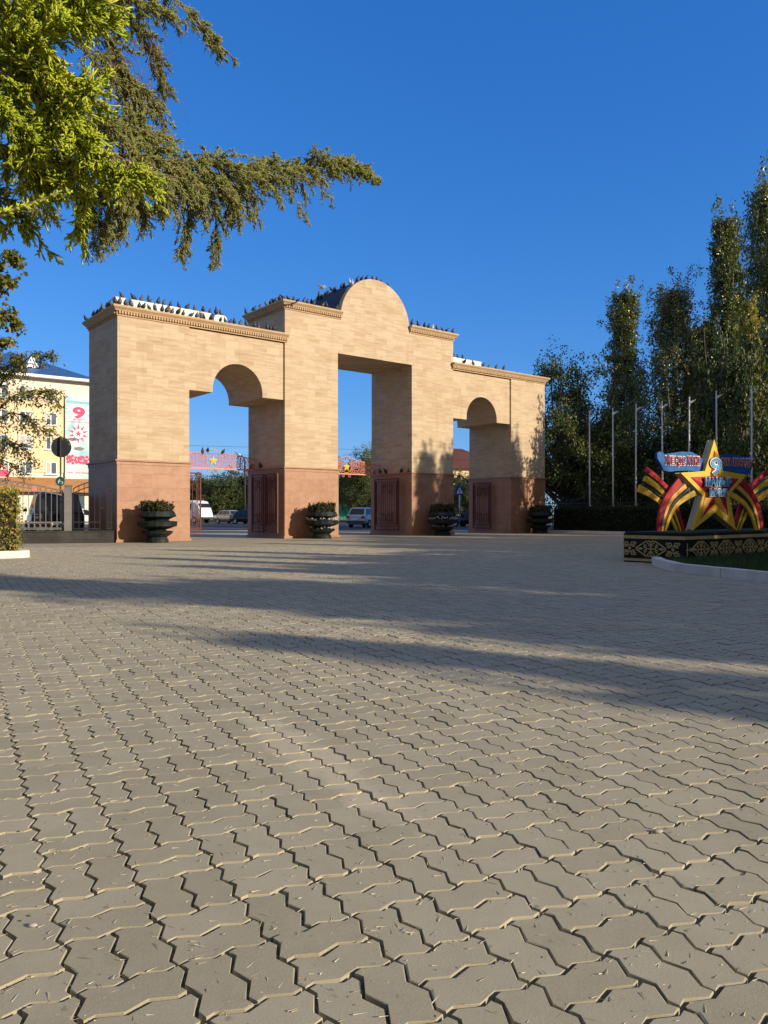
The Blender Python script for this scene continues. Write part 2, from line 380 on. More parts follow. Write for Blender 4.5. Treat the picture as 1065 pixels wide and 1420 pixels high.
def pavers():
    n = NT('paver concrete'); ob = n.coord()
    g = n.n('ShaderNodeNewGeometry'); rn = g.outputs['Random Per Island']
    big = n.noise(ob, .55, 6, .62); mid = n.noise(ob, 7, 6, .65); fine = n.noise(ob, 120, 4, .7)
    f = n.math('ADD', n.math('MULTIPLY', rn, .24), n.math('MULTIPLY', mid, .44)); f = n.math('ADD', f, n.math('MULTIPLY', big, .32))
    c = n.ramp(f, [(.30, (.305, .270, .182)), (.5, (.370, .328, .227)), (.72, (.435, .388, .275))])
    c = n.mix(n.ramp(fine, [(.35, .0), (.75, .35)]), c, (.49, .43, .285))
    # blown sand lying on the stones: a long drift, and thin dust here and there
    sx = n.n('ShaderNodeSeparateXYZ'); n.l(ob, sx.inputs[0])
    def lin(ax, ay, c0): return n.math('ADD', n.math('ADD', n.math('MULTIPLY', sx.outputs[0], ax), n.math('MULTIPLY', sx.outputs[1], ay)), c0)
    cx, cy = -.33, 3.35
    al = lin(DX/.95, DY/.95, -(cx*DX + cy*DY)/.95); ac = lin(RX/.14, RY/.14, -(cx*RX + cy*RY)/.14)
    d2 = n.math('ADD', n.math('MULTIPLY', al, al), n.math('MULTIPLY', ac, ac))
    d2 = n.math('ADD', d2, n.math('MULTIPLY', n.math('SUBTRACT', mid, .5), 3.2))
    drift = n.ramp(d2, [(.25, .85), (1.0, .0)])
    dust = n.ramp(n.noise(ob, 1.4, 8, .72), [(.55, 0.0), (.74, .5)])
    c = n.mix(n.math('MAXIMUM', drift, dust), c, (.53, .465, .315))
    spot = n.ramp(n.noise(ob, 26, 2, .5), [(.70, 0.0), (.74, .55)])
    c = n.mix(spot, c, (.16, .145, .12))
    n.col(c); n.set(Roughness=.88)
    n.bump(n.math('ADD', n.math('MULTIPLY', n.noise(ob, 160, 4, .7), .6), n.math('MULTIPLY', mid, .5)), .35, .004)
    h = CELL / 2
    kinds = {0: [(0, CELL, 0, h), (0, CELL, h, CELL)], 1: [(0, h, 0, CELL), (h, CELL, 0, CELL)]}
    V, F4 = [], []
    top_faces = []
    off = 0
    ii, jj = np.meshgrid(np.arange(-150, 150), np.arange(-60, 160))
    ii = ii.ravel(); jj = jj.ravel()
    X = (ii * RX + jj * DX) * CELL; Y = (ii * RY + jj * DY) * CELL
    ok = (Y > -2.0) & (Y < 23.75) & (np.abs(X) < .62 * np.maximum(Y, 0) + 5.5)
    ii, jj, X, Y = ii[ok], jj[ok], X[ok], Y[ok]
    for par in (0, 1):
        for near in (True, False):
            sel = ((ii + jj) % 2 == par) & (((Y < 9.5) & (np.abs(X) < .60 * Y + 1.6)) == near)
            bx, by = X[sel], Y[sel]
            for blk in kinds[par]:
                o = block_outline(*blk, .0053)
                ctr = o.mean(0)
                def xy(p): return np.stack([p[:, 0]*RX + p[:, 1]*DX, p[:, 0]*RY + p[:, 1]*DY], 1)
                m = len(o); nb = len(bx)
                vec = o - ctr; ln = np.linalg.norm(vec, axis=1, keepdims=True)
                rings = [(o - vec / ln * .0018, .0), (o, -.0016), (o, -.045)] if near else [(o, 0.0), (o, -.03)]
                k = len(rings)
                z0 = rng.normal(0, .0011, nb); tx = rng.normal(0, .006, nb); ty = rng.normal(0, .006, nb)
                blockv = np.zeros((nb, k*m, 3), dtype=np.float32)
                for q, (p, z) in enumerate(rings):
                    w = xy(p); wc = xy(ctr[None])[0]
                    jit = rng.normal(0, .0011 if near else 0, (nb, m, 2))
                    blockv[:, q*m:(q+1)*m, 0] = bx[:, None] + w[:, 0] + jit[:, :, 0]
                    blockv[:, q*m:(q+1)*m, 1] = by[:, None] + w[:, 1] + jit[:, :, 1]
                    blockv[:, q*m:(q+1)*m, 2] = z + z0[:, None] + (w[:, 0]-wc[0])*tx[:, None] + (w[:, 1]-wc[1])*ty[:, None]
                V.append(blockv.reshape(-1, 3))
                base = off + np.arange(nb) * k * m
                top_faces.append((base, m))
                for q in range(k-1):
                    a = np.arange(m); b = (a+1) % m
                    quad = np.stack([q*m+a, (q+1)*m+a, (q+1)*m+b, q*m+b], 1)
                    F4.append((base[:, None, None] + quad[None]).reshape(-1, 4))
                off += nb*k*m
    V = np.concatenate(V); F4 = np.concatenate(F4)
    me = bpy.data.meshes.new('paving')
    loops, starts, totals = [], [], []; pos = 0
    for base, m in top_faces:
        idx = (base[:, None] + np.arange(m)[None]).astype(np.int32)
        loops.append(idx.ravel()); starts.append(pos + np.arange(len(base)) * m); totals.append(np.full(len(base), m)); pos += len(base)*m
    loops.append(F4.astype(np.int32).ravel()); starts.append(pos + np.arange(len(F4))*4); totals.append(np.full(len(F4), 4))
    loops = np.concatenate(loops); starts = np.concatenate(starts).astype(np.int32); totals = np.concatenate(totals).astype(np.int32)
    me.vertices.add(len(V)); me.vertices.foreach_set('co', V.astype(np.float32).ravel())
    me.loops.add(len(loops)); me.loops.foreach_set('vertex_index', loops)
    me.polygons.add(len(starts)); me.polygons.foreach_set('loop_start', starts)
    try: me.polygons.foreach_set('loop_total', totals)
    except Exception: pass
    me.polygons.foreach_set('use_smooth', np.zeros(len(starts), dtype=bool))
    me.update(calc_edges=True); me.validate()
    me.materials.append(n.m)
    tag(obj('paving', me), kind='structure')
    # sand in the joints: one uneven sheet, heaped in the drift
    nx, ny = 260, 260
    gx = np.linspace(-1, 1, nx); gy = np.linspace(0, 1, ny) ** 2.0
    YY = -2.2 + gy * 26.0; XX = gx[None, :] * (.62 * np.maximum(YY, 0)[:, None] + 5.8); YY = np.repeat(YY[:, None], nx, 1)
    al = ((XX-cx)*DX + (YY-cy)*DY) / 1.0; ac = ((XX-cx)*RX + (YY-cy)*RY) / .16
    Z = -.026 + .005*np.sin(XX*5.1+1.3*np.sin(YY*3))*np.sin(YY*4.3) + .024*np.exp(-(al**2+ac**2)) + rng.normal(0, .0012, XX.shape)
    Z = np.minimum(Z, -.001)
    VV = np.stack([XX, YY, Z], 2).reshape(-1, 3)
    a = (np.arange(ny-1)[:, None]*nx + np.arange(nx-1)[None]).ravel()
    n2 = NT('joint sand'); v2 = n2.coord()
    n2.col(n2.ramp(n2.noise(v2, 5, 8, .7), [(.3, (.44, .36, .24)), (.7, (.66, .56, .39))])); n2.set(Roughness=.95); n2.bump(n2.noise(v2, 140, 4, .7), .8, .01)
    tag(obj('sand', np_mesh('sand', VV, np.stack([a, a+1, a+nx+1, a+nx], 1), n2.m, True)), kind='structure')
    # dry grass bits, grit and small white stones blown over the paving
    N = 4200
    y = .9 + 9 * rng.random(N) ** 1.7; x = (rng.random(N)*2-1) * (.56*y + .3); th = rng.normal(.6, .8, N); L = rng.uniform(.006, .035, N); w = rng.uniform(.0006, .0014, N)
    d = np.stack([np.cos(th), np.sin(th), rng.normal(0, .10, N)], 1); s = np.stack([-np.sin(th), np.cos(th), 0*th], 1)
    c = np.stack([x, y, .0012 + 0*x], 1); up = np.array([0, 0, 1.0])
    p = [c - d*L[:, None]/2 - s*w[:, None], c - d*L[:, None]/2 + s*w[:, None], c - d*L[:, None]/2 + up*w[:, None]*1.6, c + d*L[:, None]/2]
    VV = np.stack(p, 1).reshape(-1, 3); b = np.arange(N)[:, None]*4
    F = np.concatenate([b + np.array([[0, 3, 2]]), b + np.array([[2, 3, 1]]), b + np.array([[1, 3, 0]]), b + np.array([[0, 2, 1]])])
    n3 = NT('straw'); g3 = n3.n('ShaderNodeNewGeometry')
    n3.col(n3.ramp(g3.outputs['Random Per Island'], [(.15, (.34, .28, .19)), (.6, (.68, .60, .43)), (.97, (.20, .16, .11))])); n3.set(Roughness=.9)
    tag(obj('litter', np_mesh('litter', VV, F, n3.m)), kind='stuff', label='dry grass bits and straw blown over the paving')
    m = M()
    for k in range(70):
        yy = .95 + 8*rnd.random()**1.6; xx = (rnd.random()*2-1)*(.55*yy+.2); r = rnd.choice((.0015, .002, .002, .003, .004))
        m.ball((xx, yy, r*.5), r, 5, 4, (1.3, .9, .7))
    for (px, py, r) in ((912, 1155, .011), (768, 1113, .006), (45, 1285, .008)):
        d_ = HCAM*FPX/(py-HYP); m.ball(((px-CXP)*d_/FPX, d_, r*.5), r, 6, 5, (1.7, 1.0, .6))
    n4 = NT('grit'); g4 = n4.n('ShaderNodeNewGeometry')
    n4.col(n4.ramp(g4.outputs['Random Per Island'], [(.2, (.06, .055, .05)), (.5, (.3, .26, .2)), (.8, (.72, .68, .6))])); n4.set(Roughness=.8)
    tag(m.build('grit', n4.m), kind='stuff', label='small stones and crumbs lying on the paving')
pavers()

# ================================================================== THE GATE
gate = thing('monumental_gate', 'sandstone triple gate with rounded gable and pink granite base, birds lining its top', 'gateway', (OX, OY, 0), TH)
DEP = 2.95; PR = .08
PIERS = [(0, 2.76), (7.02, 9.73), (14.03, 16.74), (21.0, 23.76)]
HB, HW, HC = 3.0, 8.2, 9.6
def arc(cx, cz, r, a0, a1, n=28): return [(cx + r*cos(a0+(a1-a0)*k/n), cz + r*sin(a0+(a1-a0)*k/n)) for k in range(n+1)]
def wing(t0, t1):
    c = (t0+t1)/2 - (.0); r = 1.11; zs, zc = 5.8, 5.93
    p = [(t0, zs), (c-r, zs)] + arc(c, zc, r, pi, 0)[0:] + [(c+r, zs), (t1, zs), (t1, HW), (t0, HW)]
    M().prism(p, 0, DEP).build('wall', MT['stone'], gate)
wing(2.76, 7.02); wing(16.74, 21.0)
for t0, t1, name in ((0, 2.76, 0), (21.0, 23.76, 0)):
    M().prism([(t0, HB), (t1, HB), (t1, HW), (t0, HW)], -PR, DEP+PR).build('pier', MT['stone'], gate)
cc = 11.88
cen = [(7.02, HB), (9.73, HB), (9.73, 8.1), (14.03, 8.1), (14.03, HB), (16.74, HB), (16.74, HC)] + [(cc+1.985, HC)] + arc(cc, 9.74, 1.985, 0, pi, 40) + [(cc-1.985, HC), (7.02, HC)]
M().prism(cen, -PR, DEP+PR).build('wall', MT['stone'], gate)
# dark sheet over the back of the rounded gable
ring_o = arc(cc, 9.74, 2.012, -.05, pi+.05, 40); ring_i = arc(cc, 9.74, 1.988, -.05, pi+.05, 40)
M().prism(ring_o + ring_i[::-1], .22, DEP+PR+.02).build('roof', MT['roofmetal'], gate)
for t0, t1 in PIERS:
    m = M(); m.box((t0-.02, -PR-.02, 0), (t1+.02, DEP+PR+.02, HB-.17)); m.build('plinth', MT['granite'], gate)
    m = M()
    m.box((t0-.04, -PR-.04, HB-.17), (t1+.04, DEP+PR+.04, HB-.05)); m.box((t0-.10, -PR-.10, HB-.05), (t1+.10, DEP+PR+.10, HB+.004))
    m.build('belt_course', MT['granite'], gate)
    M().box((t0-.06, -PR-.06, 0.0), (t1+.06, DEP+PR+.06, .10)).build('base', MT['granite'], gate)

PROF = [(0, 0), (.035, 0), (.035, .05), (.045, .06), (.045, .15), (.115, .155), (.125, .19), (.16, .23), (.20, .27), (.21, .29), (.21, .345), (-.35, .345)]
def cornice(path, z):
    """path of (t, s, outward offset direction) corners; profile swept with mitres; dentils along straight runs"""
    m = M(); rings = []
    for (t, s, dt, ds) in path:
        rings.append([Vector((t + dt*e, s + ds*e, z + h)) for e, h in PROF])
    m.loft(rings, False, True)
    for (a, b) in zip(path[:-1], path[1:]):
        a2 = Vector((a[0], a[1], 0)); b2 = Vector((b[0], b[1], 0)); d = b2 - a2; L = d.length; d.normalize()
        nrm = Vector((d.y, -d.x, 0))
        e0, e1 = .05, .112
        k = int(L / .105)
        for q in range(k):
            c = a2 + d * ((q + .5) * L / k)
            for_, w = nrm, .032
            p = [c + d*x*w + nrm*e for x, e in ((-1, e0-.01), (1, e0-.01), (1, e1), (-1, e1))]
            m.add([(v.x, v.y, z+.062) for v in p] + [(v.x, v.y, z+.150) for v in p], [(3,2,1,0), (4,5,6,7), (0,1,5,4), (1,2,6,5), (2,3,7,6), (3,0,4,7)])
    return m.build('cornice', MT['cornice'], gate)
f0, b0 = -PR, DEP+PR
cornice([(7.02, b0, 0, 1), (0, b0, -1, 1), (0, f0, -1, -1), (7.12, f0, 0, -1)], HW)
cornice([(16.64, f0, 0, -1), (23.76, f0, 1, -1), (23.76, b0, 1, 1), (16.74, b0, 0, 1)], HW)
cornice([(cc-1.985, b0, 0, 1), (7.02, b0, -1, 1), (7.02, f0, -1, -1), (cc-1.985, f0, 0, -1)], HC)
cornice([(cc+1.985, f0, 0, -1), (16.74, f0, 1, -1), (16.74, b0, 1, 1), (cc+1.985, b0, 0, 1)], HC)
for t0, t1, z in ((.1, 7.0, HW), (16.76, 23.66, HW), (7.12, cc-1.99, HC), (cc+1.99, 16.64, HC)):
    M().box((t0, .05, z-.05), (t1, DEP-.05, z+.30)).build('roof_deck', MT['roofdeck'], gate)
# white blocks of the low parapet behind the cornice
def parapet(px0, px1, s=.62, top=9.06, rounded=False, base=False):
    t0, t1 = T(px0, s), T(px1, s); z0 = HW + .30
    if rounded:
        c = [(t0, z0), (t1, z0)] + [(t1, top-.18)] + arc(t1-.18, top-.18, .18, 0, pi/2, 6) + arc(t0+.18, top-.18, .18, pi/2, pi, 6)
    else: c = [(t0, z0), (t1, z0), (t1, top-.06), (t1+.04, top-.06), (t1+.04, top), (t0-.04, top), (t0-.04, top-.06), (t0, top-.06)]
    M().prism(c, s, s+.34).build('parapet_block', MT['whiteplaster'], gate)
for a, b, r in ((160.5, 173, 0), (184, 212, 0), (217, 231, 0), (237, 275, 0), (279.5, 291, 0), (297, 315, 1)): parapet(a, b, rounded=bool(r))
M().box((T(161, .7), .68, HW+.30), (T(314, .7), .9, HW+.62)).build('parapet_block', MT['whiteplaster'], gate)
for a, b in ((622, 640.5), (641.5, 652.5), (653.5, 667)): parapet(a, b, .62, 9.02)

# ------------------------------------------------------------------ red metal gate leaves, each folded open
def spiral(cx, cz, r, turns, a0, sgn=1, n=22, k=.12):
    return [(cx + r*(1-(1-k)*i/n)*cos(a0+sgn*turns*2*pi*i/n), cz + r*(1-(1-k)*i/n)*sin(a0+sgn*turns*2*pi*i/n)) for i in range(n+1)]
def leaf_mesh_parts(root, w, h0, h1, post=False):
    fr = M()
    for x in (0, w): fr.box((x-.03, -.03, h0), (x+.03, .03, h1))
    for z in (h0+.03, h0+.20, h1-.03): fr.box((.03, -.027, z-.03), (w-.03, .027, z+.03))
    fr.box((.09, -.02, h0+.28), (.12, .02, h1-.12)); fr.box((w-.12, -.02, h0+.28), (w-.09, .02, h1-.12))
    fr.box((.12, -.018, h1-.15), (w-.12, .018, h1-.12)); fr.box((.12, -.018, h0+.28), (w-.12, .018, h0+.31))
    fr.build('frame', MT['redmetal'], root)
    br = M(); nb = max(4, int(w/.17))
    for k in range(nb):
        x = .17 + (w-.34)*k/(nb-1); br.box((x-.011, -.011, h0+.31), (x+.011, .011, h1-.15))
    br.build('bar', MT['redmetal'], root).name = 'bars'
    c = w/2
    for z, sg in ((h1-.47, 1), (h0+.62, -1)):
        sc = M()
        for sx in (-1, 1):
            for (dx, dz, r, a) in ((.16, .13*sg, .13, 0), (.36, .06*sg, .15, 2), (.17, -.14*sg, .12, 4), (.38, -.2*sg, .11, 1)):
                if dx + r < w/2 - .1:
                    sc.tube([(c+sx*(x), -.02, zz) for x, zz in spiral(dx, z+dz, r, 1.4, a, sg)], .012, 5)
        sc.tube([(c + .09*cos(q*pi/8), -.02, z+.12*sin(q*pi/8)) for q in range(17)], .012, 5)
        sc.build('scrollwork', MT['redmetal'], root)
def gate_leaf(t, s0, s1, label, dt=0.0, h0=.22, h1=2.75):
    a, b = A(t, s0), A(t+dt, s1); d = b - a
    g = thing('gate_leaf', label, 'gate leaf', (a.x, a.y, 0), math.atan2(d.y, d.x), 'red metal gate leaves')
    leaf_mesh_parts(g, d.length, h0, h1); return g
gate_leaf(6.80, 1.32, 2.3, 'red openwork gate leaf folded by the second pier, half behind a bright post')
gate_leaf(6.84, .22, 1.2, 'red openwork gate leaf on the second pier, at the front edge beside the bowl planter')
gate_leaf(13.78, .62, 2.45, 'wide red scrollwork gate leaf folded against the inner face of the third pier')
gate_leaf(20.78, 1.2, 2.5, 'narrow red scrollwork gate leaf folded against the inner face of the fourth pier')
# leaf of the left opening, swung half shut
tl = T(275, 2.25)
gate_leaf(2.92, 2.28, 2.05, 'red openwork gate leaf half shut, its edge showing beside the first pier', dt=tl-2.92)

# ------------------------------------------------------------------ star crests over the openings
def star_pts(cx, cz, R1, R2, n=5, a0=pi/2):
    return [(cx + (R1 if k % 2 == 0 else R2)*cos(a0+k*pi/n), cz + (R1 if k % 2 == 0 else R2)*sin(a0+k*pi/n)) for k in range(2*n)]
def crest(t0, t1, label, hz=2.92):
    a = A((t0+t1)/2, 2.25); w = t1 - t0
    g = thing('gate_crest', label, 'gate crest', (a.x, a.y, 0), TH, 'red crests with a star over the openings')
    m = M(); hw = w/2
    m.box((-hw, -.03, hz), (hw, .03, hz+.06))
    top = [(-hw*.98, hz+.5), (-hw*.55, hz+.62), (-hw*.33, hz+.68), (0, hz+.86), (hw*.33, hz+.68), (hw*.55, hz+.62), (hw*.98, hz+.5)]
    m.tube([(x, 0, z) for x, z in top], .02, 5)
    for x in (-hw*.98, -hw*.62, hw*.62, hw*.98): m.box((x-.015, -.015, hz+.06), (x+.015, .015, hz+.58))
    m.build('frame', MT['pinkmetal'], g)
    n = 12
    for sx in (-1, 1):
        sc = M()
        for k in range(n):
            x = .30 + (hw-.42)*k/(n-1)*.98
            for (z, r, ang, sg) in ((hz+.17, .115, .5+k, 1), (hz+.36, .10, 2.+k, -1), (hz+.50, .075, 1.2*k, 1), (hz+.61, .07, 2.2*k, -1)):
                if z + r < hz + .86 - .36*x/hw + .03:
                    sc.tube([(sx*xx, 0, zz) for xx, zz in spiral(x, z, r, 1.3, ang, sg, 14)], .016, 4)
        sc.tube([(sx*x, 0, z) for x, z in spiral(.2, hz-.06, .1, 1.2, 1.2, 1, 14)], .016, 4)
        sc.build('lattice_scrollwork', MT['pinkmetal'], g)
    rg = M(); rg.tube([(.30*cos(q*pi/12), -.01, hz+.36+.27*sin(q*pi/12)) for q in range(25)], .018, 5); rg.build('ring', MT['pinkmetal'], g)
    st = M(); p = star_pts(0, hz+.36, .225, .095)
    vs = [(x, -.03, z) for x, z in p] + [(0, -.085, hz+.36)] + [(x, .03, z) for x, z in p]
    fs = [(k, (k+1) % 10, 10) for k in range(10)] + [(11+(k+1) % 10, 11+k, k, (k+1) % 10) for k in range(10)][::1] + [tuple(range(20, 10, -1))]
    st.add(vs, [f[::-1] for f in fs]); st.build('star', MT['starpaint'], g)
crest(2.78, 7.0, 'red openwork crest with yellow star over the opening next to the iron fence')
crest(9.75, 14.01, 'red openwork crest with yellow star hanging in the tall middle opening')

# ------------------------------------------------------------------ bowl planters
nP = NT('flower leaves')
MT['pl_leaf'] = leaf_mat('planter leaves', [(.2, (.022, .035, .014)), (.5, (.05, .075, .025)), (.75, (.10, .055, .03)), (.95, (.16, .02, .015))], .25, .5, 2.5)
MT['pl_white'] = leaf_mat('planter white blooms', [(.2, (.55, .55, .55)), (.8, (.8, .8, .8))], .2, .6, 3)
def leaf_quads(C, size, mat, name, aspect=.6, droop=0.0, fixed_up=None):
    """one small bent leaf (two triangles folded on the midrib) at each centre"""
    N = len(C); a = rng.normal(0, 1, (N, 3)); a[:, 2] -= droop; a /= np.linalg.norm(a, axis=1, keepdims=True)
    b = rng.normal(0, 1, (N, 3)); b -= a * (a*b).sum(1, keepdims=True); b /= np.linalg.norm(b, axis=1, keepdims=True)
    c = np.cross(a, b); s = (size if np.ndim(size) else np.full(N, size)) * rng.uniform(.65, 1.25, N); s = s[:, None]
    p0 = C; p1 = C + a*s*.52 + b*s*aspect*.5 + c*s*.12; p2 = C + a*s; p3 = C + a*s*.48 - b*s*aspect*.5 + c*s*.12
    V = np.stack([p0, p1, p2, p3], 1).reshape(-1, 3); q = np.arange(N)[:, None]*4
    F = np.concatenate([q + np.array([[0, 1, 2]]), q + np.array([[0, 2, 3]])])
    return np_mesh(name, V, F, mat)
def disc_pts(N, r0, r1, z0, z1):
    r = np.sqrt(rng.uniform(r0*r0, r1*r1, N)); a = rng.uniform(0, 2*pi, N)
    return np.stack([r*np.cos(a), r*np.sin(a), rng.uniform(z0, z1, N)], 1)
PLP = [(.0, .0), (.40, .0), (.40, .10), (.34, .19), (.36, .21), (.54, .34), (.56, .40), (.50, .42), (.34, .43), (.30, .47), (.42, .50), (.69, .60), (.71, .76), (.60, .775), (.44, .78), (.40, .82), (.48, .87), (.66, .94), (.66, .98), (.60, 1.12), (.57, 1.12), (.55, 1.05), (0.02, 1.04)]
def planter(t, label, white, first=None):
    c = A(t, -.93); g = None
    g = thing('bowl_planter', label, 'planter', (c.x, c.y, 0), rnd.uniform(0, 6), 'dark tiered bowl planters in front of the piers')
    if first:
        for ch in first.children: k = ch.copy(); COL.objects.link(k); k.parent = g
    else:
        M().lathe(PLP, 16, smooth=False).build('bowl', MT['planter'], g)
        m = M(); m.lathe([(.55, 1.052), (.3, 1.085), (.01, 1.09)], 14); m.build('soil', MT['soil'], g)
        n = 420; C = disc_pts(n, 0, .56, 1.06, 1.12)
        Cs = np.concatenate([C + np.array([0, 0, 1])*rng.uniform(0, .28, (n, 1))*(1+.45*np.sin(C[:, :1]*9)*np.cos(C[:, 1:2]*8)) for _ in range(9)])
        obj('flowers', leaf_quads(Cs, .09, MT['pl_leaf'], 'flowers', .6, -.9), g)
    if white:
        C = np.concatenate([disc_pts(90, .44, .70, .78, .86), disc_pts(40, .36, .52, .42, .48)])
        obj('white_flowers', leaf_quads(np.repeat(C, 3, 0), .06, MT['pl_white'], 'white_flowers', .9, -.5), g)
    return g
p1 = planter(1.14, 'dark tiered bowl planter with reddish plants before the first pier by the fence', False)
planter(8.30, 'dark tiered bowl planter before the second pier, a few white blooms on its ledge', True, p1)
planter(15.2, 'dark tiered bowl planter before the third pier, white blooms trailing round its ledge', True, p1)
planter(22.35, 'dark tiered bowl planter deep in shade before the last pier beside the hedge', False, p1)

# ================================================================== PIGEONS
nG = NT('pigeon feathers'); g_ = nG.n('ShaderNodeNewGeometry')
oi = nG.n('ShaderNodeObjectInfo')
cl = nG.ramp(oi.outputs['Random'], [(.0, (.022, .023, .027)), (.45, (.045, .047, .054)), (.8, (.085, .088, .098)), (.93, (.13, .12, .115))])
nG.col(nG.mix(nG.ramp(nG.noise(nG.coord(), 14, 3), [(.42, .0), (.62, .8)]), cl, (.02, .022, .03))); nG.set(Roughness=.55)
MT['pigeon'] = nG.m
MT['pigeon_pale'] = paint('pale pigeon feathers', (.55, .53, .50), .6, 0, .3, 14)
def pigeon_mesh(name, pitch, headturn, mat, hunch=0.0):
    """body, neck, head, beak, tail and legs in one continuous skin; faces +x"""
    m = M(); ca, sa = cos(pitch), sin(pitch)
    def w(x, z): return (x*ca - z*sa, x*sa + z*ca + .115)
    st = [(-.160, -.018, .018, .006), (-.115, -.012, .026, .012), (-.085, -.004, .050, .040), (-.03, 0, .072, .068), (.03, .0, .076, .072), (.075, .012, .060, .060), (.10, .036-hunch*.3, .040, .040)]
    rings = []
    for x, z, a, b in st:
        px, pz = w(x, z)
        rings.append([Vector((px - sa*b*sin(2*pi*k/8), a*cos(2*pi*k/8), pz + ca*b*sin(2*pi*k/8))) for k in range(8)])
    bx, bz = w(.105, .05)
    hx, hz = bx + .022, bz + .035 - hunch
    for (x, z, r) in ((hx-.012, hz-.012, .026), (hx, hz+.008, .030), (hx+.012, hz+.026, .024), (hx+.018, hz+.038, .010)):
        rings.append([Vector((x - .5*r*sin(2*pi*k/8), r*cos(2*pi*k/8)+headturn*.01, z + .85*r*sin(2*pi*k/8))) for k in range(8)])
    m.loft(rings, True, True)
    e = (hx+.055*cos(headturn), .055*sin(headturn)+headturn*.01, hz+.002)
    m.add([(hx+.018, -.009, hz+.006), (hx+.018, .009, hz+.006), (hx+.018, 0, hz+.02), (hx+.018, 0, hz-.004), e], [(0,4,2), (2,4,1), (1,4,3), (3,4,0)])
    for y in (-.022, .022):
        lx, lz = w(.0, -.045); m.tube([(lx, y, lz), (lx+.01, y, .03), (lx+.006, y, .0)], .006, 5)
        m.box((lx-.012, y-.009, 0), (lx+.036, y+.009, .006))
    return m.mesh(name, mat)
PG = [pigeon_mesh('pigeon', R(p), h, MT['pigeon'], hu) for p, h, hu in ((42, 0, .018), (30, .6, .028), (50, -.5, .012), (16, .2, .03), (36, -.9, .03))]
PGW = pigeon_mesh('pigeon', R(45), .3, MT['pigeon_pale'])
ORD = 'first second third fourth fifth sixth seventh eighth ninth tenth eleventh twelfth thirteenth fourteenth fifteenth sixteenth seventeenth eighteenth nineteenth twentieth twenty-first twenty-second twenty-third twenty-fourth twenty-fifth twenty-sixth twenty-seventh twenty-eighth twenty-ninth thirtieth thirty-first thirty-second thirty-third thirty-fourth'.split()
def pigeon(loc, label, face=None, white=False, sc=None):
    o = obj('pigeon', PGW if white else rnd.choice(PG)); o.location = loc
    o.rotation_euler = (0, 0, face if face is not None else rnd.choice((TH-pi/2, TH-pi/2, TH+.3, TH+pi+.2)) + rnd.uniform(-.6, .6))
    s = sc or rnd.uniform(.84, 1.10); o.scale = (s, s, s*rnd.uniform(.94, 1.08))
    return tag(o, label, 'pigeon', 'pigeons perched on the gate')
tone = ('dark pigeon', 'grey pigeon', 'sooty pigeon')
def prow(pts, where):
    for k, (p, wh) in enumerate(pts):
        pigeon(p, ('pale whitish pigeon' if wh else tone[k % 1]) + ', ' + ORD[k] + ' ' + where, white=wh)
zt = HW + .348; zc = HC + .348
def front(px, s, z, wh=()): return [(A(T(x, s), s + rnd.uniform(-.04, .04), z), k in wh) for k, x in enumerate(px)]
prow(front((160.7,166,173,176.5,182,193,199,206.5,215,225,231,239,246.8,254,264.3,273,279.5,282.5,293,305,312,319.4,324,333.4,341.7,353,358.5,370.5,375,380), -.12, zt), 'from the outer corner, front edge of the wing by the fence')
prow(front((168.6,186,196,207,219,227,236.4,247.9,259.5,270.7,281,290.3,299.8,307.4), .78, 9.062), 'from the outer end, on the long white parapet top')
prow([(A(-.12 + rnd.uniform(-.04, .04), max(.05, min(S(x, -.12), 3.0)), zt), False) for x in (152,148,143.6,137.5,133.8,129.5,119.5)], 'from the front corner, shaded end cornice above the fence')
prow([(A(6.9, max(.0, min(S(x, 6.9), 3.05)), zc), False) for x in (387.7,382.5,378.6,375,369.4,361,352,341.5)], 'from the front corner, shaded side cornice of the tall block')
prow(front((393,399.5,406.8,413,420.8,426.5,435,447.6,453,466), -.12, zc), 'from the sharp corner, cornice on the fence side of the gable')
# birds on the dark back slope of the gable and along its rim
bar = []
for k, (s, a) in enumerate(((2.95, 150), (2.9, 142), (2.6, 146), (2.55, 136), (2.2, 139), (2.1, 131), (1.8, 134), (1.5, 128), (1.3, 132), (1.0, 126), (.75, 128), (.5, 122), (2.75, 128), (1.95, 122))):
    r = 2.005; bar.append((A(cc + r*cos(R(a)), s, 9.74 + r*sin(R(a))), k == 11))
prow(bar, 'from the back end, dark curved roof behind the gable')
rim = []
for x in (489, 495.7, 501.7, 508.5, 517.3, 523, 529.5, 539.2):
    t = T(x, .05); a = math.acos(max(-1, min(1, (t-cc)/1.99))); rim.append((A(cc+1.985*cos(a), .08, 9.74+1.985*sin(a)-.01), x == 489))
prow(rim, 'from the dark roof, sunlit rim of the rounded gable')
prow(front((570.8,580.2,588,593.7,600,606.5,613,618.7,627.5), -.12, zc, (4,)), 'from the gable, short cornice on its poplar side')
prow(front((628.7,635.4,641.8), .78, 9.022), 'from the tall block, on the short white parapet top')
prow(front((643.4,656,670.5,678,688,697.7), -.12, zt), 'from the tall block, front edge of the wing by the poplars')
prow([(A(13.96, S(x, 13.96), HB+.004), False) for x in (518.9,526.7,534.6,556,567)], 'from the back, granite belt inside the third pier')
prow([(A(6.95, S(x, 6.95), HB+.004), False) for x in (347.5,360.8)], 'from the back, granite belt inside the second pier')
prow([(A(T(x, 2.25), 2.25, z), False) for x, z in ((281, 3.54), (288, 3.60), (309, 3.58))], 'on the star crest in the opening near the fence')
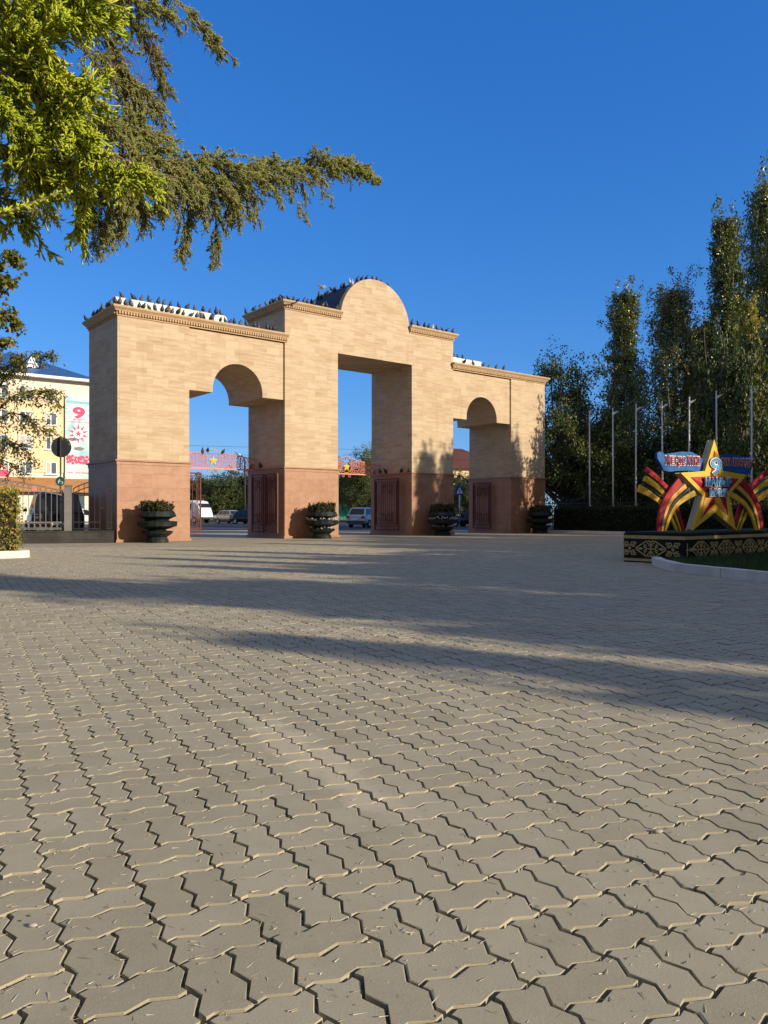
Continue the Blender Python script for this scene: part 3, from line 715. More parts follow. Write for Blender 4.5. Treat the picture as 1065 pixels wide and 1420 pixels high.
# one on the wing
fl = M()
fl.loft([[Vector((x, a*cos(2*pi*k/8), z + b*sin(2*pi*k/8))) for k in range(8)] for x, z, a, b in ((-.20, .01, .045, .008), (-.11, .005, .03, .02), (-.03, 0, .055, .05), (.05, 0, .055, .05), (.11, .015, .032, .032), (.135, .03, .03, .03), (.165, .03, .018, .018), (.20, .022, .004, .004))])
for sy in (-1, 1):
    prof = [(.07, .0, 0), (.085, .12, .03), (.08, .22, .07), (.03, .34, .10), (-.03, .33, .105), (-.05, .2, .06), (-.06, .1, .03), (-.06, .0, 0)]
    fl.add([(x, sy*(y+.03), z+.02) for x, y, z in prof] + [(x, sy*(y+.03), z+.028) for x, y, z in prof], [tuple(range(8)), tuple(range(15, 7, -1))] + [(k, (k+1) % 8, 8+(k+1) % 8, 8+k) for k in range(8)], True)
fo = obj('pigeon', fl.mesh('flying pigeon', MT['pigeon_pale'])); fo.location = at(447, 399.5, 31.5); fo.rotation_euler = (.25, .0, -.35)
tag(fo, 'pale pigeon flying with spread wings beside the rounded gable', 'pigeon')

# ================================================================== IRON FENCE LEFT OF THE GATE
FA = A(-.10, -.02); FD = Vector((-12.66+9.66, 27.0-27.80, 0)).normalized()
def FP(x, z=0.0): p = FA + FD * x; return Vector((p.x, p.y, z))
fang = math.atan2(FD.y, FD.x)
fb = thing('low_wall', 'low grey concrete wall under the iron fence beside the gate', 'low wall', (FA.x, FA.y, 0), fang)
m = M(); m.box((0, -.17, -.05), (9.5, .17, .40)); m.build('wall', MT['concrete'], fb)
m = M(); m.box((0, -.20, .40), (9.5, .20, .435)); m.build('coping', MT['concrete'], fb)
def fence_panel(name, label, x0, x1, topf, dark, rings=True, cat='fence panel', lock=False):
    g = thing(name, label, cat, FP(x0, 0), fang, 'panels of the iron fence')
    mt = MT['darkmetal'] if dark else MT['greymetal']; w = x1 - x0; zb = .50
    m = M(); n = max(3, int(round(w / .19)))
    for k in range(n+1):
        x = .02 + (w-.04)*k/n; m.box((x-.011, -.011, zb), (x+.011, .011, topf(x/w)))
    m.build('bar', mt, g).name = 'bars'
    r = M()
    q = [(i/16, topf(i/16)) for i in range(17)]
    for dz in (0, -.17): r.flatribbon([(a*w, z+dz) for a, z in q], .035, -.018, .018)
    for z in (zb, zb+.24): r.box((0, -.019, z-.018), (w, .019, z+.018))
    r.build('rail', mt, g)
    if rings:
        c = M()
        for k in range(n):
            x = .02 + (w-.04)*(k+.5)/n
            c.tube([(x+.085*cos(i*pi/6), 0, zb+.12+.085*sin(i*pi/6)) for i in range(13)], .010, 4)
            z = topf((k+.5)/n) - .085; c.tube([(x+.07*cos(i*pi/6), 0, z+.07*sin(i*pi/6)) for i in range(13)], .010, 4)
        c.build('ring_pattern', mt, g)
    if lock:
        M().box((-.10, -.03, 1.22), (.02, .03, 1.28)).build('latch', mt, g)
    return g
xs = lambda px: (FA.x - (px-CXP)/FPX*FA.y) / ((px-CXP)/FPX*FD.y - FD.x)
x_post = xs(94.5); x_g1 = xs(139.5); x_g2 = xs(147.5)
fence_panel('iron_fence', 'dark fence panel with falling top next to the granite pier', .06, x_g2, lambda u: 2.05 + .16*u, True, False, lock=False)
fence_panel('wicket_gate', 'dark iron wicket gate with rising top and latch, beside the grey post', x_g1, x_post-.16, lambda u: 2.22 - .30*u*u, True, False, 'gate', True)
pp = thing('fence_post', 'square light grey fence post between the wicket and the long grey panel', 'post', FP(x_post, 0), fang)
M().box((-.12, -.10, .40), (.12, .10, 2.02)).build('shaft', MT['greymetal'], pp)
M().box((-.14, -.12, 2.02), (.14, .12, 2.06)).build('cap', MT['greymetal'], pp)
fence_panel('iron_fence', 'long grey arched fence panel with rings, half behind the yellowing hedge', x_post+.16, x_post+3.9, lambda u: 1.86 + .42*sin(min(1, u*1.25)*pi/2), False)
pb = FP(x_post+.16+.95, 1.93); pl = M(); pl.box((-.09, -.03, -.09), (.09, .03, .09))
fl_ = thing('fence_plate', 'small orange red plate fixed near the top of the grey fence', 'plate', pb, fang)
pl.build('face', MT['pinkmetal'], fl_); M().box((-.11, -.028, -.11), (.11, .024, .11)).build('backing', MT['greymetal'], fl_)

# round sign seen from behind, with a small round one below
d_ = 28.3
sp = thing('road_sign', 'round road sign seen from behind on a thin pole, small teal disc below', 'road sign', at(84, 712, d_)*Vector((1,1,0)) if False else (at(84, 712, d_).x, d_, 0), 0)
M().tube([(0, 0, 0), (0, 0, 3.9)], .032, 8).build('pole', MT['signback'], sp)
def disc(r, y0, y1, cz, n=28): 
    m = M(); m.prism([(r*cos(2*pi*k/n), cz + r*sin(2*pi*k/n)) for k in range(n)], y0, y1); return m
zs = HCAM + (HYP-620)*d_/FPX
disc(.375, .045, .06, zs).build('disc', MT['signback'], sp)
m = M(); m.box((-.06, .03, zs-.36), (.06, .045, zs+.36)); m.build('bracket', MT['darkmetal'], sp)
z2 = HCAM + (HYP-667.5)*d_/FPX
disc(.17, -.05, -.04, z2).build('small_disc', MT['teal'], sp)
m = M(); m.flatribbon([(-.05, z2-.08), (-.06, z2), (-.01, z2+.07), (.0, z2-.03)], .03, -.056, -.051); m.flatribbon([(.06, z2+.0), (.11, z2-.05), (.06, z2-.09)], .03, -.056, -.051); m.build('arrow', MT['white'], sp)

# ================================================================== HEDGE, BED AND KERB AT THE LEFT
MT['hedge_y'] = leaf_mat('yellowing hedge leaves', [(.15, (.10, .15, .025)), (.45, (.31, .32, .045)), (.7, (.52, .38, .09)), (.92, (.44, .24, .11))], .35, .5, 2.2)
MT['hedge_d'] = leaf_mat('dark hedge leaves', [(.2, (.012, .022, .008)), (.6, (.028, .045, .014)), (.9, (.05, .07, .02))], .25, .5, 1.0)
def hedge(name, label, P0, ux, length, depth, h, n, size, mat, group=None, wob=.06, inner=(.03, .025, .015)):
    g = thing(name, label, 'hedge', (P0[0], P0[1], 0), math.atan2(ux[1], ux[0]), group)
    N = n; k = rng.random(N); x = rng.random(N)*length; y = rng.random(N)*depth; z = rng.random(N)*h
    f = rng.random(N)
    tot = length*h*2 + length*depth + depth*h*2
    a = length*h/tot
    y = np.where(f < a, rng.normal(0, wob, N), np.where(f < 2*a, depth + rng.normal(0, wob, N), y))
    z = np.where((f >= 2*a) & (f < 2*a + length*depth/tot), h + rng.normal(0, wob*.7, N), z)
    f2 = 2*a + length*depth/tot
    x = np.where(f >= f2, np.where(rng.random(N) < .5, 0, length) + rng.normal(0, wob, N), x)
    bump_ = .05*np.sin(x*3.1) + .04*np.sin(x*7.3+z*5)
    C = np.stack([x, y + bump_*np.where(y < depth/2, 1, -1), np.maximum(z + .4*bump_, .03)], 1)
    obj('foliage', leaf_quads(C, size, mat, 'foliage', .62), g)
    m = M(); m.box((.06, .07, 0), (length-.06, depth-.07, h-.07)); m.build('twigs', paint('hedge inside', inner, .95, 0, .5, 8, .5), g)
    return g
UV = Vector((UX, UY, 0)); WV = Vector((WX, WY, 0))
HCn = Vector((-8.78, 18.55, 0)); hp0 = HCn - UV*6.0
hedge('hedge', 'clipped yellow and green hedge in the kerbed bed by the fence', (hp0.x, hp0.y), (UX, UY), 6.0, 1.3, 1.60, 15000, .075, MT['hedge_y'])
kn = HCn - WV*.36 + UV*.10
pts = [kn - UV*7, kn - UV*.45, kn - UV*.18 + WV*.02, kn - UV*.04 + WV*.12, kn + WV*.4, kn + WV*2.6, kn + WV*2.6 - UV*7]
m = M(); m.flatribbon([(p.x, -p.y) for p in pts], .20, 0, .17, Matrix(((1,0,0,0),(0,0,-1,0),(0,1,0,0),(0,0,0,1))))
tag(m.build('bed_kerb', MT['kerb']), 'whitewashed kerb with a rounded corner round the yellow hedge bed', 'kerb', kind='structure')
m = M(); q4 = [kn - UV*7, kn - UV*.1 + WV*.1, kn + WV*2.5 - UV*.1, kn + WV*2.5 - UV*7]; m.add([(p.x, p.y, .10) for p in q4], [(0,1,2,3)]); tag(m.build('bed_soil', MT['soil']), kind='structure')

# ================================================================== RIGHT SIDE: HEDGE, KERB, FLAGPOLES, RAILING
HP = Vector((9.35, 42.8, 0)); HD = Vector((.627, -.779, 0))
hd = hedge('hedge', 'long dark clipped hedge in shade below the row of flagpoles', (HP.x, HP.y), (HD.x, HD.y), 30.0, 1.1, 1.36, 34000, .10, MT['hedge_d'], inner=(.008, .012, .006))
m = M()
for k in range(28):
    a = HP + HD*(k*1.1-.2) - Vector((.779, .627, 0))*.55; b = a + HD*1.09
    m.bar((a.x, a.y, .06), (b.x, b.y, .06), .16, .16)
tag(m.build('hedge_kerb', MT['kerb']), kind='structure')
nrm = Vector((.779, .627, 0))
fp0 = HP + nrm*1.35
for i, (px, py) in enumerate(((818, 570), (850.5, 566), (881.5, 560), (919, 556), (955.5, 550), (994.5, 542), (1042.5, 535))):
    k = (px-CXP)/FPX; s = (k*fp0.y - fp0.x)/(HD.x - k*HD.y); p = fp0 + HD*s
    H = HCAM + (HYP-py)*p.y/FPX
    if i == 0:
        f0_ = thing('flagpole', 'x', 'flagpole', (0, 0, 0), 0, 'white flagpoles behind the hedge')
        M().tube([(0, 0, 0), (0, 0, 3), (0, 0, 6.9)], [.050, .044, .032], 10).build('pole', MT['flagwhite'], f0_)
        m = M(); m.prism([(.025, 6.58), (.30, 6.80), (.30, 6.84), (.025, 6.72)], -.012, .012); m.build('bracket', MT['steel'], f0_)
        m = M(); m.ball((0, 0, 6.93), .045); m.build('cap', MT['flagwhite'], f0_)
        m = M(); m.box((-.05, -.1, 1.4), (.05, -.05, 1.55)); m.build('cleat', MT['steel'], f0_)
        o = f0_
    else: o = copy_tree(f0_)
    o.location = (p.x, p.y, 0); o.scale = (1, 1, H/6.97); o.rotation_euler = (rnd.uniform(-.006, .006), rnd.uniform(-.006, .006), rnd.uniform(-.1, .1))
    o['label'] = 'bare white flagpole, ' + ('nearest the gate, at the far end of the row', 'next to the one at the gate end of the row', 'third from the gate end, before the first tall poplar', 'fourth in the row from the gate, above the ribbon sign', 'just beside the tip of the big yellow star', 'second from the hedge end away from the gate', 'last of the row, farthest from the gate')[i]
# dark railing in front of the trees
rl = HP + nrm*3.4 - HD*4
rg_ = thing('iron_railing', 'dark iron railing before the trees behind the hedge and flagpoles', 'railing', (rl.x, rl.y, 0), math.atan2(HD.y, HD.x))
m = M()
for k in range(170):
    x = k*.16; m.box((x-.012, -.012, 0), (x+.012, .012, 1.95 + (.06 if k % 2 else 0)))
m.build('bar', MT['darkmetal'], rg_).name = 'bars'
m = M(); m.box((-.1, -.02, 1.62), (27.2, .02, 1.67)); m.box((-.1, -.02, .25), (27.2, .02, .30)); m.build('rail', MT['darkmetal'], rg_)

# ================================================================== STAR MONUMENT
KC = Vector((6.125, 15.69, 0))                      # corner of the plinth; it lies square to the gate
S0 = KC + Vector((WX, WY, 0))*.71
SA = R(24.0); SUX, SUY = cos(SA), sin(SA)
_k = (985.3-CXP)/FPX; _m = (_k*S0.y - S0.x)/(UX - _k*UY); S0 = S0 + Vector((UX, UY, 0))*_m
def mono(cx_, cy_, sc=5.757, ox=880, oy=600):
    """crop pixel -> metres in the plane of the sign, from its middle"""
    k = (ox + cx_/sc - CXP)/FPX; m_ = (k*S0.y - S0.x)/(SUX - k*SUY)
    return (m_, HCAM + (HYP - oy - cy_/sc)*(S0.y + m_*SUY)/FPX)
base = thing('flower_bed_plinth', 'long black plinth with gilded scroll ornament under the star sign', 'plinth', KC, TH)
HBp = .645; LB = 5.7; DB = 1.42
m = M(); m.box((0, 0, 0), (LB, DB, HBp-.02)); m.build('panel', MT['panelblack'], base)
m = M(); m.box((.02, .02, HBp-.02), (LB-.02, DB-.02, HBp+.012)); m.build('top', paint('green plinth top', (.02, .045, .028), .8, 0, .4, 4, .2), base)
m = M(); m.box((-.012, -.014, HBp-.135), (LB, -.001, HBp-.065)); m.box((-.014, -.012, HBp-.135), (-.001, DB, HBp-.065)); m.box((-.012, -.014, .03), (LB, -.001, .085)); m.box((-.014, -.012, .03), (-.001, DB, .085)); m.build('gold_stripe', MT['gold'], base)
def horn(m, cx, cz, r, sx, sz, w=.022):
    """ram's horn scroll"""
    p = spiral(0, 0, r, 1.15, -pi/2, 1, 20, .25)
    m.flatribbon([(cx + sx*x, cz + sz*z) for x, z in p], [w*(1.25-.5*i/20) for i in range(21)], -.014, -.002)
def orn_x(m, x):
    zc_ = .30
    for sx in (-1, 1):
        for sz in (-1, 1): horn(m, x + sx*.062, zc_ + sz*.098, .055, sx, sz); horn(m, x + sx*.135, zc_ + sz*.11, .042, -sx, sz, .018)
    for sz in (-1, 1): m.flatribbon([(x-.12, zc_+sz*.03), (x, zc_+sz*.075), (x+.12, zc_+sz*.03)], .02, -.0145, -.002)
    m.prism([(x-.04, zc_), (x, zc_-.05), (x+.04, zc_), (x, zc_+.05)], -.0135, -.002)
def orn_d(m, x):
    zc_ = .30
    for sx in (-1, 1):
        for sz in (-1, 1):
            m.flatribbon([(x+sx*.36, zc_+sz*.01), (x+sx*.10, zc_+sz*.165)], .024, -.0138, -.002)
            horn(m, x + sx*.05, zc_ + sz*.125, .058, -sx, sz)
            horn(m, x + sx*.125, zc_ + sz*.05, .040, sx, -sz, .018)
        m.prism([(x+sx*.24, zc_+.03), (x+sx*.17, zc_), (x+sx*.24, zc_-.03), (x+sx*.33, zc_)], -.0132, -.002)
    m.flatribbon([(x-.12, zc_), (x+.12, zc_)], .022, -.0142, -.002); m.flatribbon([(x, zc_-.1), (x, zc_+.1)], .022, -.0146, -.002)
def side(m, f, *a):
    """ornament on the end face: local x runs along the depth"""
    q = M(); f(q, *a); m.add(q.v, q.f, False, Matrix(((0, 1, 0, 0), (-1, 0, 0, DB), (0, 0, 1, 0), (0, 0, 0, 1))))
m = M(); side(m, orn_x, .15); side(m, orn_d, .66); side(m, orn_x, 1.17); m.build('gold_scrolls', MT['gold'], base)
m = M(); x = -.02
for k in range(5):
    if k: orn_x(m, x)
    else: m.prism([(.16, .30), (.22, .34), (.30, .30), (.22, .26)], -.0135, -.002); m.flatribbon([(.04, .30), (.2, .30)], .02, -.0142, -.002); m.flatribbon([(.10, .16), (.10, .44)], .022, -.0146, -.002)
    orn_d(m, x+.66 if k == 0 else x+.53); x += 1.19 if k == 0 else 1.06
m.build('gold_scrolls', MT['gold'], base)

star = thing('star_sign', 'large yellow and red star sign with ribbons and holiday lettering on black plinth', 'sign', (S0.x, S0.y, 0), SA)
SPX = [(604, 57), (673, 308), (862, 338), (722, 498), (775, 775), (608, 638), (430, 778), (512, 500), (336, 322), (530, 308)]
P = [mono(*p) for p in SPX]
P[4] = (P[4][0], HBp+.02); P[6] = (P[6][0], HBp+.02)
cxs, czs = mono(606, 460)
def off2(P, k, c): return [(c[0] + (x-c[0])*k, c[1] + (z-c[1])*k) for x, z in P]
m = M(); m.prism(P, -.12, -.08); m.build('front_star', MT['signyellow'], star)
m = M(); m.prism(off2(P, .975, (cxs, czs)), -.079, .044); m.build('star_body', MT['signyellow_side'], star)
m = M(); m.prism(P, .045, .09); m.build('back_star', MT['signyellow_side'], star)
# inner star in relief: every arm half red, half yellow-orange
IN = [(604, 150), (640, 352), (795, 372), (690, 490), (712, 660), (608, 560), (492, 690), (535, 480), (415, 358), (572, 352)]
Q = [mono(*p) for p in IN]
red, org = M(), M()
for k in range(10):
    a, b = Q[k], Q[(k+1) % 10]
    tgt = red if k in (1, 2, 3, 5, 7, 8, 9) else org
    tgt.add([(a[0], -.1215, a[1]), (b[0], -.1215, b[1]), (cxs, -.175, czs)], [(0, 1, 2)])
red.build('red_facet', MT['signred'], star); org.build('orange_facet', MT['signorange'], star)
m = M(); m.flatribbon(Q + [Q[0]], .014, -.126, -.1195); m.build('star_outline', MT['signred'], star)

def text_mesh(s, size, ext, off=0.0, sx=1.0, bold=0.0):
    c = bpy.data.curves.new('lettering', 'FONT'); c.body = s; c.size = size; c.extrude = ext; c.offset = off; c.align_x = 'CENTER'; c.align_y = 'CENTER'; c.resolution_u = 4; c.space_character = 1.10
    o = bpy.data.objects.new('lettering_tmp', c); COL.objects.link(o)
    dg = bpy.context.evaluated_depsgraph_get(); dg.update()
    me = bpy.data.meshes.new_from_object(o.evaluated_get(dg)); bpy.data.objects.remove(o); bpy.data.curves.remove(c)
    # centre, stand upright facing -y
    xs_ = [v.co.x for v in me.vertices]; ys_ = [v.co.y for v in me.vertices]
    ax, ay = (min(xs_)+max(xs_))/2, (min(ys_)+max(ys_))/2
    for v in me.vertices: v.co = Vector(((v.co.x-ax)*sx, -v.co.z, v.co.y-ay))
    return me, (max(xs_)-min(xs_))*sx, max(ys_)-min(ys_)
def lettering(s, cx_, cz_, w, h, y, layers, parent, name='lettering', rot=0.0):
    """layers: (material, weight, y step)"""
    _, w0, h0 = text_mesh(s, 1.0, .0)
    for i, (mt, of, dy) in enumerate(layers):
        me, ww, hh = text_mesh(s, 1.0, .03, of)
        sc = h/h0; sxx = w/w0
        for v in me.vertices: v.co = Vector((v.co.x*sxx, v.co.y*.35, v.co.z*sc))
        me.materials.append(mt); o = obj(name, me, parent); o.location = (cx_, y - dy, cz_); o.rotation_euler = (0, rot, 0)
# blue ribbons with the words
def ribbon(top, bot, n, y0, y1):
    m = M(); t_ = [mono(*p) for p in top]; b_ = [mono(*p) for p in bot]
    m.prism(t_ + b_[::-1], y0, y1); m.build('blue_ribbon', MT['signblue'], star); return m
ribbon([(175, 165), (195, 150), (235, 172), (300, 162), (370, 152), (450, 155), (500, 180), (540, 215)], [(178, 205), (205, 250), (225, 300), (270, 312), (340, 305), (430, 303), (500, 308), (545, 300)], 8, -.02, .05)
ribbon([(655, 205), (690, 178), (740, 172), (800, 178), (860, 190), (915, 195), (950, 190)], [(660, 310), (720, 312), (780, 308), (840, 322), (890, 335), (920, 325), (948, 190)], 8, -.02, .05)
def L_(s, x0, y0, x1, y1, y, lay, name='lettering', rot=0.0):
    a = mono(x0, y1); b = mono(x1, y0); lettering(s, (a[0]+b[0])/2, (a[1]+b[1])/2, b[0]-a[0], b[1]-a[1], y, lay, star, name, rot)
WR = [(MT['white'], .062, 0.0), (MT['signred'], .006, .012)]
L_('ЖЕҢІС', 238, 193, 400, 268, -.02, WR); L_('КҮНІ', 416, 193, 512, 258, -.02, WR)
L_('ДЕНЬ', 684, 208, 768, 270, -.02, WR); L_('ПОБЕДЫ', 782, 210, 932, 276, -.02, WR)
WB = [(MT['signblack'], .064, -.004), (MT['white'], .052, 0.004), (MT['signcyan'], .012, .016)]
L_('9', 572, 212, 648, 335, -.135, WB); L_('МАМЫР', 514, 366, 718, 426, -.175, WB); L_('мая', 550, 452, 682, 508, -.180, WB)
# crossing fans of the order ribbon
def fan(bands, mir=False):
    sg = -1 if mir else 1
    for mt, pts, w, y in bands:
        q = []
        for i in range(25):                     # smooth curve through the control points
            u = i/24*(len(pts)-1); k = min(int(u), len(pts)-2); f = u-k
            p0, p1, p2, p3 = pts[max(k-1, 0)], pts[k], pts[k+1], pts[min(k+2, len(pts)-1)]
            q.append(tuple(.5*(2*p1[j] + (p2[j]-p0[j])*f + (2*p0[j]-5*p1[j]+4*p2[j]-p3[j])*f*f + (3*p1[j]-p0[j]-3*p2[j]+p3[j])*f**3) for j in (0, 1)))
        ww = [(w[0] + (w[1]-w[0])*i/24)*.0027 for i in range(25)]
        m = M(); m.flatribbon([(sg*mono(*p)[0], mono(*p)[1]) for p in q], ww, y, y+.05); m.build('ribbon_band', mt, star)
RD, OR, YE, BK = MT['signred'], MT['signorange'], MT['signyellow'], MT['signblack']
front_ = [(RD, [(178, 788), (192, 660), (245, 520), (350, 385)], (26, 60), -.06), (BK, [(194, 788), (214, 650), (270, 520), (375, 410)], (8, 16), -.056), (OR, [(206, 788), (232, 650), (290, 525), (395, 425)], (18, 40), -.062), (BK, [(218, 788), (250, 660), (312, 545), (425, 445)], (8, 22), -.058), (YE, [(230, 788), (268, 670), (340, 560), (470, 478)], (18, 50), -.064)]
back_ = [(RD, [(100, 290), (215, 385), (320, 520), (405, 788)], (48, 26), .03), (BK, [(92, 335), (205, 420), (305, 545), (392, 788)], (10, 12), .034), (YE, [(92, 362), (195, 435), (295, 560), (380, 788)], (50, 16), .032), (BK, [(74, 405), (175, 470), (280, 580), (368, 788)], (14, 10), .036), (YE, [(46, 442), (150, 500), (262, 600), (356, 788)], (62, 14), .034)]
for mr in (False, True): fan(front_, mr); fan(back_, mr)

# lawn corner and its kerb in front of the plinth
kp = [Vector((5.62, 15.9, 0)), Vector((5.40, 14.95, 0)), Vector((5.30, 13.75, 0)), Vector((5.92, 11.55, 0)), Vector((7.1, 7.6, 0))]
m = M()
for a, b in zip(kp[:-1], kp[1:]):
    L_seg = (b-a).length; n_ = max(1, int(round(L_seg/1.0)))
    for i in range(n_):
        p = a.lerp(b, i/n_); q = a.lerp(b, (i+1)/n_ - .008); m.bar((p.x, p.y, .07), (q.x, q.y, .07), .17, .17 + .006*(i % 3))
tag(m.build('lawn_kerb', MT['kerb']), kind='structure')
LW = [Vector((p.x+.06, p.y, 0)) for p in kp] + [Vector((14, 7.6, 0)), Vector((14, 20.5, 0)), Vector((11.5, 19.9, 0)), KC]
m = M(); m.add([(p.x, p.y, .125) for p in LW], [tuple(range(len(LW)))[::-1]])
tag(m.build('lawn_soil', paint('lawn soil', (.03, .045, .015), .95, 0, .4, 6, .5)), kind='structure')
N = 52000
gy = 8 + 12*rng.random(N); gx_ = 5.3 + 6.2*rng.random(N)
left = np.interp(gy, [7.6, 11.55, 13.75, 14.95, 15.9], [7.15, 5.98, 5.38, 5.48, 5.7]); keep = (gx_ > left) & ((gx_-KC.x)*WX + (gy-KC.y)*WY < -.01)
gx_, gy = gx_[keep], gy[keep]; N = len(gx_)
hgt = rng.uniform(.04, .11, N); th = rng.uniform(0, 2*pi, N)
C = np.stack([gx_, gy, np.full(N, .12)], 1); sd = np.stack([np.cos(th), np.sin(th), 0*th], 1)*.007; tip = np.stack([rng.normal(0, .03, N), rng.normal(0, .03, N), hgt], 1)
VV = np.stack([C-sd, C+sd, C+tip], 1).reshape(-1, 3); F = np.arange(N)[:, None]*3 + np.array([[0, 1, 2]])
MT['grass'] = leaf_mat('lawn blades', [(.2, (.025, .06, .015)), (.6, (.05, .10, .025)), (.9, (.11, .13, .04))], .3, .5, 1.0)
tag(obj('grass', np_mesh('grass', VV, F, MT['grass'])), 'short lawn grass in the kerbed corner before the star sign', kind='stuff')

# ================================================================== APARTMENT BLOCK WITH THE BANNER
BD = 88.0
BU = Vector((cos(R(36)), sin(R(36)), 0)); BN = Vector((sin(R(36)), -cos(R(36)), 0))
b0_ = at(128, 712, BD); b0_.z = 0
bang = math.atan2(BU.y, BU.x)
bl = thing('apartment_block', 'ochre and cream apartment block with blue metal roof behind the iron fence', 'building', b0_, bang)
def bx_of(px, off=0.0):
    k = (px-CXP)/FPX; ox = b0_.x + BN.x*off; oy = b0_.y + BN.y*off
    return (k*oy - ox)/(BU.x - k*BU.y)
def bz_of(px, py): return HCAM + (HYP-py)*(b0_.y + BU.y*bx_of(px))/FPX
eave = bz_of(100, 525.5); LX0, LX1 = bx_of(-70), bx_of(127.5)
M().box((LX0, 0, 0), (LX1, 13, eave)).build('wall', MT['wall_cream'], bl)
m = M(); m.box((bx_of(24), -.10, bz_of(60, 655)), (bx_of(88.5), -.002, bz_of(60, 538))); m.box((LX0, -.10, bz_of(0, 655)), (bx_of(20), -.002, bz_of(0, 538))); m.build('ochre_panel', MT['wall_yellow'], bl)
m = M()
rz_ = eave + 3.5
m.add([(LX0-.6, -.9, eave), (LX1+.6, -.9, eave), (LX1+.6, 13.9, eave), (LX0-.6, 13.9, eave), (LX0+7, 6.5, rz_), (LX1-7.5, 6.5, rz_)], [(0,1,5,4), (1,2,5), (2,3,4,5), (3,0,4), (3,2,1,0)]); m.build('roof', MT['rooftin_blue'], bl)
m = M(); m.box((LX0-.62, -.95, eave-.28), (LX1+.62, -.05, eave-.004)); m.build('eaves', MT['white'], bl)
dx0, dx1 = bx_of(40), bx_of(56.5); dc = (dx0+dx1)/2
zd0 = bz_of(48, 509); zd1 = bz_of(48, 492)
m = M(); m.prism([(dx0, zd0), (dx1, zd0), (dc, zd1)], 1.35, 5.0); dm = m.build('dormer', MT['white'], bl)
m = M(); m.prism([(dx0-.2, zd0-.05), (dx0, zd0-.05), (dc, zd1-.0), (dx1, zd0-.05), (dx1+.2, zd0-.05), (dc, zd1+.25)], 1.2, 5.2); m.build('dormer_roof', MT['white'], dm)
m = M(); m.prism([(dc-.35, zd0+.15), (dc+.35, zd0+.15), (dc, zd0+.95)], 1.30, 1.34); m.build('dormer_louvre', MT['steel'], dm)
wind = []
for (xa, xb) in ((63, 79), (26.5, 45), (-8, 12)):
    for (ya, yb) in ((538.5, 556.5), (572.5, 590), (606, 624), (640.5, 658)):
        wind.append((xa, xb, ya, yb))
for (xa, xb, ya, yb) in wind:
    xm = (xa+xb)/2; sl = (54-xm)*0.0
    wx0, wx1 = bx_of(xa, .1), bx_of(xb, .1); wz0, wz1 = bz_of(71, yb), bz_of(71, ya)
    fr = M(); t_ = .10
    fr.box((wx0, -.17, wz0), (wx1, -.101, wz0+t_)); fr.box((wx0, -.17, wz1-t_), (wx1, -.101, wz1)); fr.box((wx0, -.17, wz0+t_), (wx0+t_, -.101, wz1-t_)); fr.box((wx1-t_, -.17, wz0+t_), (wx1, -.101, wz1-t_))
    mx_ = wx0 + (wx1-wx0)*.46; fr.box((mx_-.05, -.165, wz0+t_), (mx_+.05, -.101, wz1-t_))
    fw = fr.build('window', MT['white'], bl)
    M().box((wx0+t_, -.135, wz0+t_), (wx1-t_, -.115, wz1-t_)).build('pane', MT['pane'], fw)
    cu = M()
    if rnd.random() < .5: cu.box((wx0+t_+.02, -.145, wz0+t_+(0 if rnd.random() < .6 else .6)), (mx_-.06, -.136, wz1-t_-.02))
    if rnd.random() < .4: cu.box((mx_+.06, -.145, wz0+t_+rnd.choice((0, .3, .8))), (wx1-t_-.02, -.136, wz1-t_-.02))
    if cu.v: cu.build('curtain', paint('curtain', (.50, .48, .43), .9), fw)
    M().box((wx0-.1, -.26, wz0-.07), (wx1+.1, -.101, wz0-.004)).build('sill', MT['white'], fw)
zaw = bz_of(90, 668)
m = M(); m.add([(LX0, -.05, zaw+.4), (LX1, -.05, zaw+.4), (LX1, -2.6, zaw-.6), (LX0, -2.6, zaw-.6), (LX0, -2.6, zaw-1.25), (LX1, -2.6, zaw-1.25), (LX1, -.05, zaw-1.25), (LX0, -.05, zaw-1.25)], [(0,3,2,1), (3,4,5,2), (4,7,6,5), (0,7,4,3), (1,2,5,6)]); m.build('awning', MT['awning'], bl)
M().box((LX0, -1.6, 0), (LX1, -.01, zaw-1.26)).build('shop_front', MT['wall_cream'], bl)
for k in range(9):
    x = LX1 - 3 - k*3.4; w_ = M().box((x, -1.66, .9), (x+1.7, -1.602, 3.0)).build('window', MT['pane'], bl)
# tall banner
bn0, bn1 = bx_of(90.3, .3), bx_of(90.3, .3) + (bx_of(124.5, .3)-bx_of(90.3, .3))*1.05
def BX(u): return bn0 + (bn1-bn0)*u
bz0, bz1 = bz_of(107, 664.5), bz_of(107, 549.5)
def BZ(v): return bz0 + (bz1-bz0)*v
ban = thing('wall_banner', 'tall pale blue holiday banner with pink number and flowers on the apartment block', 'banner', b0_, bang)
nb_ = NT('banner cloth'); tc = nb_.n('ShaderNodeTexCoord'); mpp = nb_.n('ShaderNodeMapping'); nb_.l(tc.outputs['Object'], mpp.inputs[0])
mpp.inputs['Location'].default_value = (-(bn0+bn1)/2, 0, -BZ(.82)); 
sx_ = nb_.n('ShaderNodeSeparateXYZ'); nb_.l(mpp.outputs[0], sx_.inputs[0])
ang = nb_.math('ARCTAN2', sx_.outputs[0], sx_.outputs[2]); ray = nb_.math('SINE', nb_.math('MULTIPLY', ang, 12.0))
nb_.col(nb_.mix(nb_.ramp(nb_.noise(nb_.coord(), .35, 4), [(.35, 0.0), (.65, 1.0)]), nb_.ramp(nb_.math('MULTIPLY_ADD', ray, .5) if False else nb_.math('ADD', nb_.math('MULTIPLY', ray, .5), .5), [(.2, (.20, .47, .54)), (.8, (.50, .66, .68))]), (.60, .66, .64))); nb_.set(Roughness=.7)
